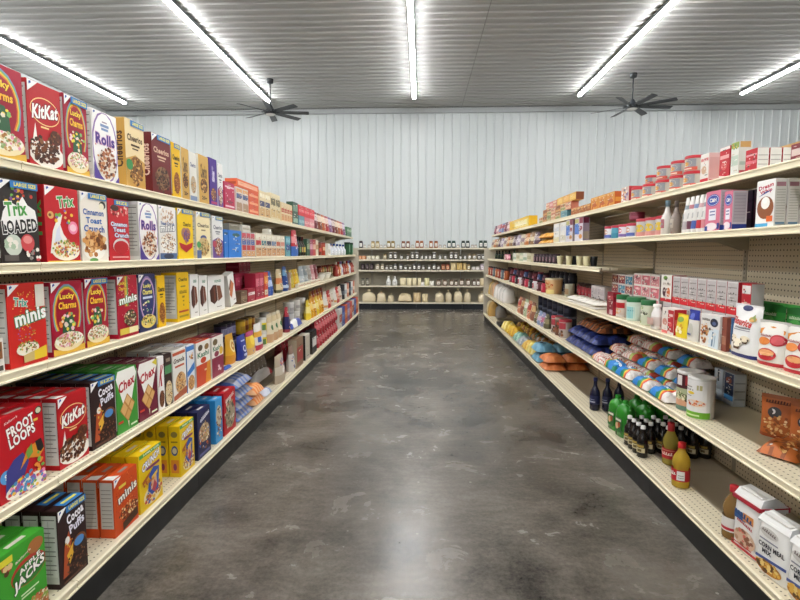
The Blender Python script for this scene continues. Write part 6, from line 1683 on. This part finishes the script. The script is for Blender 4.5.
OR = ['#cf7a44', '#d98850', '#c9703c']
for i, (x, y, L) in enumerate(((1.515, 6.05, 0), (1.515, 6.06, 1), (1.765, 6.06, 0), (1.765, 6.07, 1))):
    lay('lentil_bag', 'orange lentil bag lying %s in the %s pile' % (('underneath', 'on top')[L], ('front', 'back')[i // 2]), 'dry goods bag', OR, .34, .245, .085, x, y, z5 + .087 * L)
BL = ['#5f93ae', '#78a8bd', '#6a9fb5']
for i, (x, y, L) in enumerate(((1.515, 6.5, 0), (1.515, 6.52, 1), (1.765, 6.5, 0), (1.765, 6.52, 1))):
    lay('rice_bag', 'light blue bag lying %s in the %s pile, bottom baking shelf' % (('underneath', 'on top')[L], ('front', 'back')[i // 2]), 'dry goods bag', BL, .36, .245, .11, x, y, z5 + .116 * L, ops=[('R', .3, .3, .6, .6, '#23304a')] if i == 1 else ())
ROW = [('pale yellow', ['#dcc96a', '#cfb84a', '#e0d48f'], 6.92, .16), ('golden', ['#d9b04a', '#cf9f3a', '#e2c26a'], 7.25, .13), ('silver grey', ['#9aa0a4', '#b0b4b4', '#80888f'], 7.62, .12), ('sea green', ['#7fae9a', '#6f9a8a', '#a0c4b0'], 7.98, .13), ('mustard', ['#d9a92c', '#e0b83f', '#c9952a'], 8.38, .16), ('bright yellow', ['#e0bd3f', '#e8cc5a', '#d4a82f'], 8.76, .14), ('lemon', ['#e6d06a', '#dcc04a', '#efe0a0'], 9.14, .16)]
for nm, cs, y, h in ROW:
    lay('dry_goods_bag', '%s bag lying at the front of the bottom baking shelf' % nm, 'dry goods bag', cs, .32, .23, h, 1.52, y, z5)
    lay('dry_goods_bag', 'brownish bag lying behind the %s one' % nm, 'dry goods bag', [cs[1], '#a8743a', '#8a5f34'], .32, .23, h * .9, 1.765, y + .02, z5)
put('serving_tray', 'flat black tray before the far sacks, bottom baking shelf', 'tray', plain('#26221f', side=('#26221f',)), 'RF', 496.4, 500, .05, .45)
for i, (y, c) in enumerate(((11.52, '#cbb98f|g'), (11.2, '#c9a05a|g'), (y_at(498.2, SH['RF'][1] + .15, z5), '#8f8a84|g'))):
    bag_on('grain_sack', ('cream sack at the far corner, bottom baking shelf', 'golden grain sack near the far corner, bottom baking shelf', 'grey-brown sack on the black tray')[i], 'sack', sack(c, '#d9d4c6'), .25, .22, .36 if i < 2 else .3, SH['RF'][1] + (.15 if i < 2 else .2), y, z5 + (.0512 if i == 2 else 0), 90)

# ================================================================== back wall shelves
def back(row, px, w, h, build, name, label, cat, group=None, dy=.0):
    z, yf = BZ[row], BY[row]
    y = yf + .03 + w / 2 + dy
    o = tree(name, build(w, w, h))
    o.location = (x_at(px, y, z), y, z + .0006)
    tag(o, label, cat, group)
    return o


PB = {}


def jr(body, lid, lab, kind='jar'):
    k = (body, lid, lab, kind)
    PB.setdefault(k, jarlet(*k))
    return PB[k]


RN = ('top', 'second', 'third', 'fourth', 'bottom')
LAB = '#e9e6df'
cnt = {}


def bj(row, pxs, w, h, body, lid, lab, word, kind='jar', name='jar', cat='jar'):
    for i, px in enumerate(pxs):
        k = (row, word, name)
        n = cnt[k] = cnt.get(k, 0) + 1
        t = '%s %s on the %s back wall shelf' % (word, name.replace('_', ' '), RN[row])
        tot = ALL.get(k, 1)
        if tot > 1:
            t += ', %s from cereal side' % ORD[n - 1]
        back(row, px, w, h, jr(body, lid, lab, kind), name, t, cat, '%s %s, %s back shelf' % (word, name.replace('_', ' '), RN[row]) if tot > 1 else None)


ROWS = [
    (0, (361, ), .11, .19, '#3a3038', '#4a3a40', LAB, 'dark purple'),
    (0, (364.6, 369, 381.2, 385, 398.2, 412.6, 426.2), .075, .085, '#b8b0a2', '#8a8276', LAB, 'small pale'), (0, (440.2, 444.6, 458, 472.4, 475.6), .075, .085, '#a89a8a', '#7a7268', LAB, 'small tan-lidded'),
    (0, (373, 377.6), .11, .18, '#b09a6a', '#8a7244', '#efe6cc', 'sandy'), (0, (388.8, 393), .11, .185, '#8f7a44', '#9a7f48', LAB, 'ochre'), (0, (403.4, 408), .11, .18, '#7a4a34', '#8a5638', LAB, 'brown'),
    (0, (417.4, 421.6), .108, .19, '#9a5a34', '#a86438', LAB, 'rust'), (0, (431, 436), .11, .185, '#a06038', '#8a4a2a', LAB, 'orange-brown'), (0, (449.2, 453.6), .11, .19, '#2a4238', '#30504a', LAB, 'deep green'), (0, (463.2, 467.6), .11, .19, '#303a36', '#3a4440', LAB, 'grey-green'), (0, (480.8, 485.2), .11, .195, '#33463c', '#3a4a44', LAB, 'dark green'),
    (1, (360, 364), .105, .1, '#c98a62', '#d9a07a', '#e0b08a', 'orange'), (1, (368.6, 373, 377.6), .105, .1, '#d4cbb0', '#e2dcc8', '#efeadc', 'cream'), (1, (385,), .1, .15, '#8a7a5a', '#7a6a4a', '#d9cfb4', 'tan'),
    (1, (390.8, 395.2, 412.4, 417, 434.2, 451.2, 455.6), .095, .2, '#4a4340', '#cfcac2', LAB, 'tall dark'), (1, (401.6, 407.8, 422, 426, 430, 440.2, 445.2, 460.2, 465), .085, .13, '#4f4a46', '#8a8276', LAB, 'short dark'), (1, (469.6, 474.2), .095, .15, '#8a7a60', '#9a8a6a', LAB, 'honey-coloured'), (1, (479, 483), .09, .14, '#4a4644', '#cfcac2', LAB, 'white-capped dark'),
    (2, (363, 367.4, 371.8), .105, .17, '#33282a', '#241d1f', '#5a4a4c', 'very dark'), (2, (377.4, 382.4), .105, .16, '#a89a80', '#d4cbb8', '#efe6d4', 'beige'), (2, (386.6, 391, 405.6, 410, 423.4, 429.2), .09, .12, '#5a524c', '#b5ada0', LAB, 'short grey'), (2, (395.4, 401, 414.4, 419, 434), .095, .17, '#3f3a3c', '#8a8686', LAB, 'tall grey'), (2, (438.4,), .08, .13, '#5a4a42', '#6a5a52', LAB, 'small brown'),
    (2, (443.2, 447.6), .11, .16, '#8a4a30', '#7a4028', '#d9a07a', 'brick red'), (2, (468.6,), .09, .16, '#9a8458', '#8a744a', '#efe6cc', 'yellow-tan'), (2, (473.4, 477.4), .1, .09, '#cfc6be', '#e2dcd6', '#efeae6', 'low white'), (2, (482,), .11, .16, '#b9a8ae', '#c9bcc2', '#e0d6da', 'lavender'),
    (3, (363, 367.6), .1, .2, '#6a655a', '#5a564c', '#a8a292', 'grey'), (3, (438.6, 445, 451.4), .125, .17, '#7a6452', '#6a5646', '#efe4d6', 'cocoa-brown'), (3, (456,), .09, .15, '#6f5a4a', '#5f4d3f', '#e6dacb', 'narrow brown'), (3, (461.6, 468), .13, .19, '#75604e', '#655242', '#efe4d6', 'wide brown'), (3, (474, 478), .1, .17, '#705c4c', '#604e40', '#f2ece2', 'bright-label brown'),
]
ALL = {}
for r in ROWS:
    k = (r[0], r[7], 'jar')
    ALL[k] = ALL.get(k, 0) + len(r[1])
for r in ROWS:
    bj(*r)
ALL[(3, 'white', 'bottle')] = 2
bj(3, (388.6, 394.8), .13, .25, '#dddcd8', '#e6e4e0', '#cfcfcc', 'white', 'bottle', 'bottle', 'bottle')
CB_ = {}


def bs(row, px, w, h, col, label, d=.3, tied=False):
    z, yf = BZ[row], BY[row]
    y = yf + .03 + d / 2
    o = tree('flour_sack' if tied else 'flour_bag', (sack(col, '#cfc9b8') if tied else pouch(col, nx=8, nz=8, puff=1.1))(w, d, h))
    o.location = (x_at(px, y, z), y, z + .0006)
    tag(o, label, 'flour bag' if not tied else 'flour sack')


CR = '#cfc0a0|g'
bs(2, 453.4, .16, .2, '#cdb98a', 'cream bag on the third back shelf beside the brick red jars', .14)
bs(2, 459.6, .15, .2, '#c9ab6a', 'golden cream bag on the third back shelf, middle of three', .14)
bs(2, 464.6, .1, .19, '#bfa56e', 'slim cream bag on the third back shelf', .12)
for px, w, lb in ((403, .17, 'square cream bag after the white bottles, fourth back shelf'), (409.4, .13, 'narrow cream bag beside the square one, fourth back shelf'), (414.4, .12, 'cream bag third in line, fourth back shelf'), (419.4, .1, 'thin cream bag fourth in line, fourth back shelf')):
    bs(3, px, w, .2, '#d6c9a4', lb, .16)
bs(3, 422.6, .1, .09, '#dcd9d2', 'low white packet between the cream bags, fourth back shelf', .12)
bs(3, 426.8, .13, .2, '#d4cc9a', 'tall yellowish bag before the brown jars', .14)
bs(3, 431.6, .13, .12, '#d0ccc0', 'small white bag beside the brown jars', .14)
bs(3, 482, .12, .2, '#cbb994', 'cream bag at the baking-side end, fourth back shelf', .14)
for px, w, h, lb in ((369, .38, .33, 'biggest cream flour sack, bottom back shelf by the cereal side'), (381.4, .25, .3, 'tied cream flour sack second from cereal side'), (390.8, .17, .22, 'small tied flour sack, third from cereal side'), (439.4, .24, .3, 'tied cream flour sack in the middle, past the shelf gap'), (448.4, .18, .32, 'narrow tied flour sack beside the middle one'), (458, .24, .36, 'tall cream flour sack with ruffled top'), (467.2, .19, .33, 'narrow flour sack beside the ruffled one'), (481.6, .2, .28, 'pale flour sack at the baking-side end of the bottom shelf')):
    bs(4, px, w, h, CR, lb, .26, True)
bs(4, 417, .2, .25, '#b8a078', 'tan square flour bag on the bottom back shelf', .2)
bs(4, 425, .16, .22, '#bfae88', 'small tan flour bag beside the square one', .18)
o = tree('flour_bag', pillow('#cdbb96', 14, 10, .1)(.38, .28, .24))
o.location = (x_at(405, BY[4] + .2, BZ[4]), BY[4] + .2, BZ[4] + .0006)
tag(o, 'wide slumped flour bag in the bottom back row', 'flour bag')

for k, v in LABELS.items():
    if len(v) > 1:
        print('SAME LABEL', len(v), k)
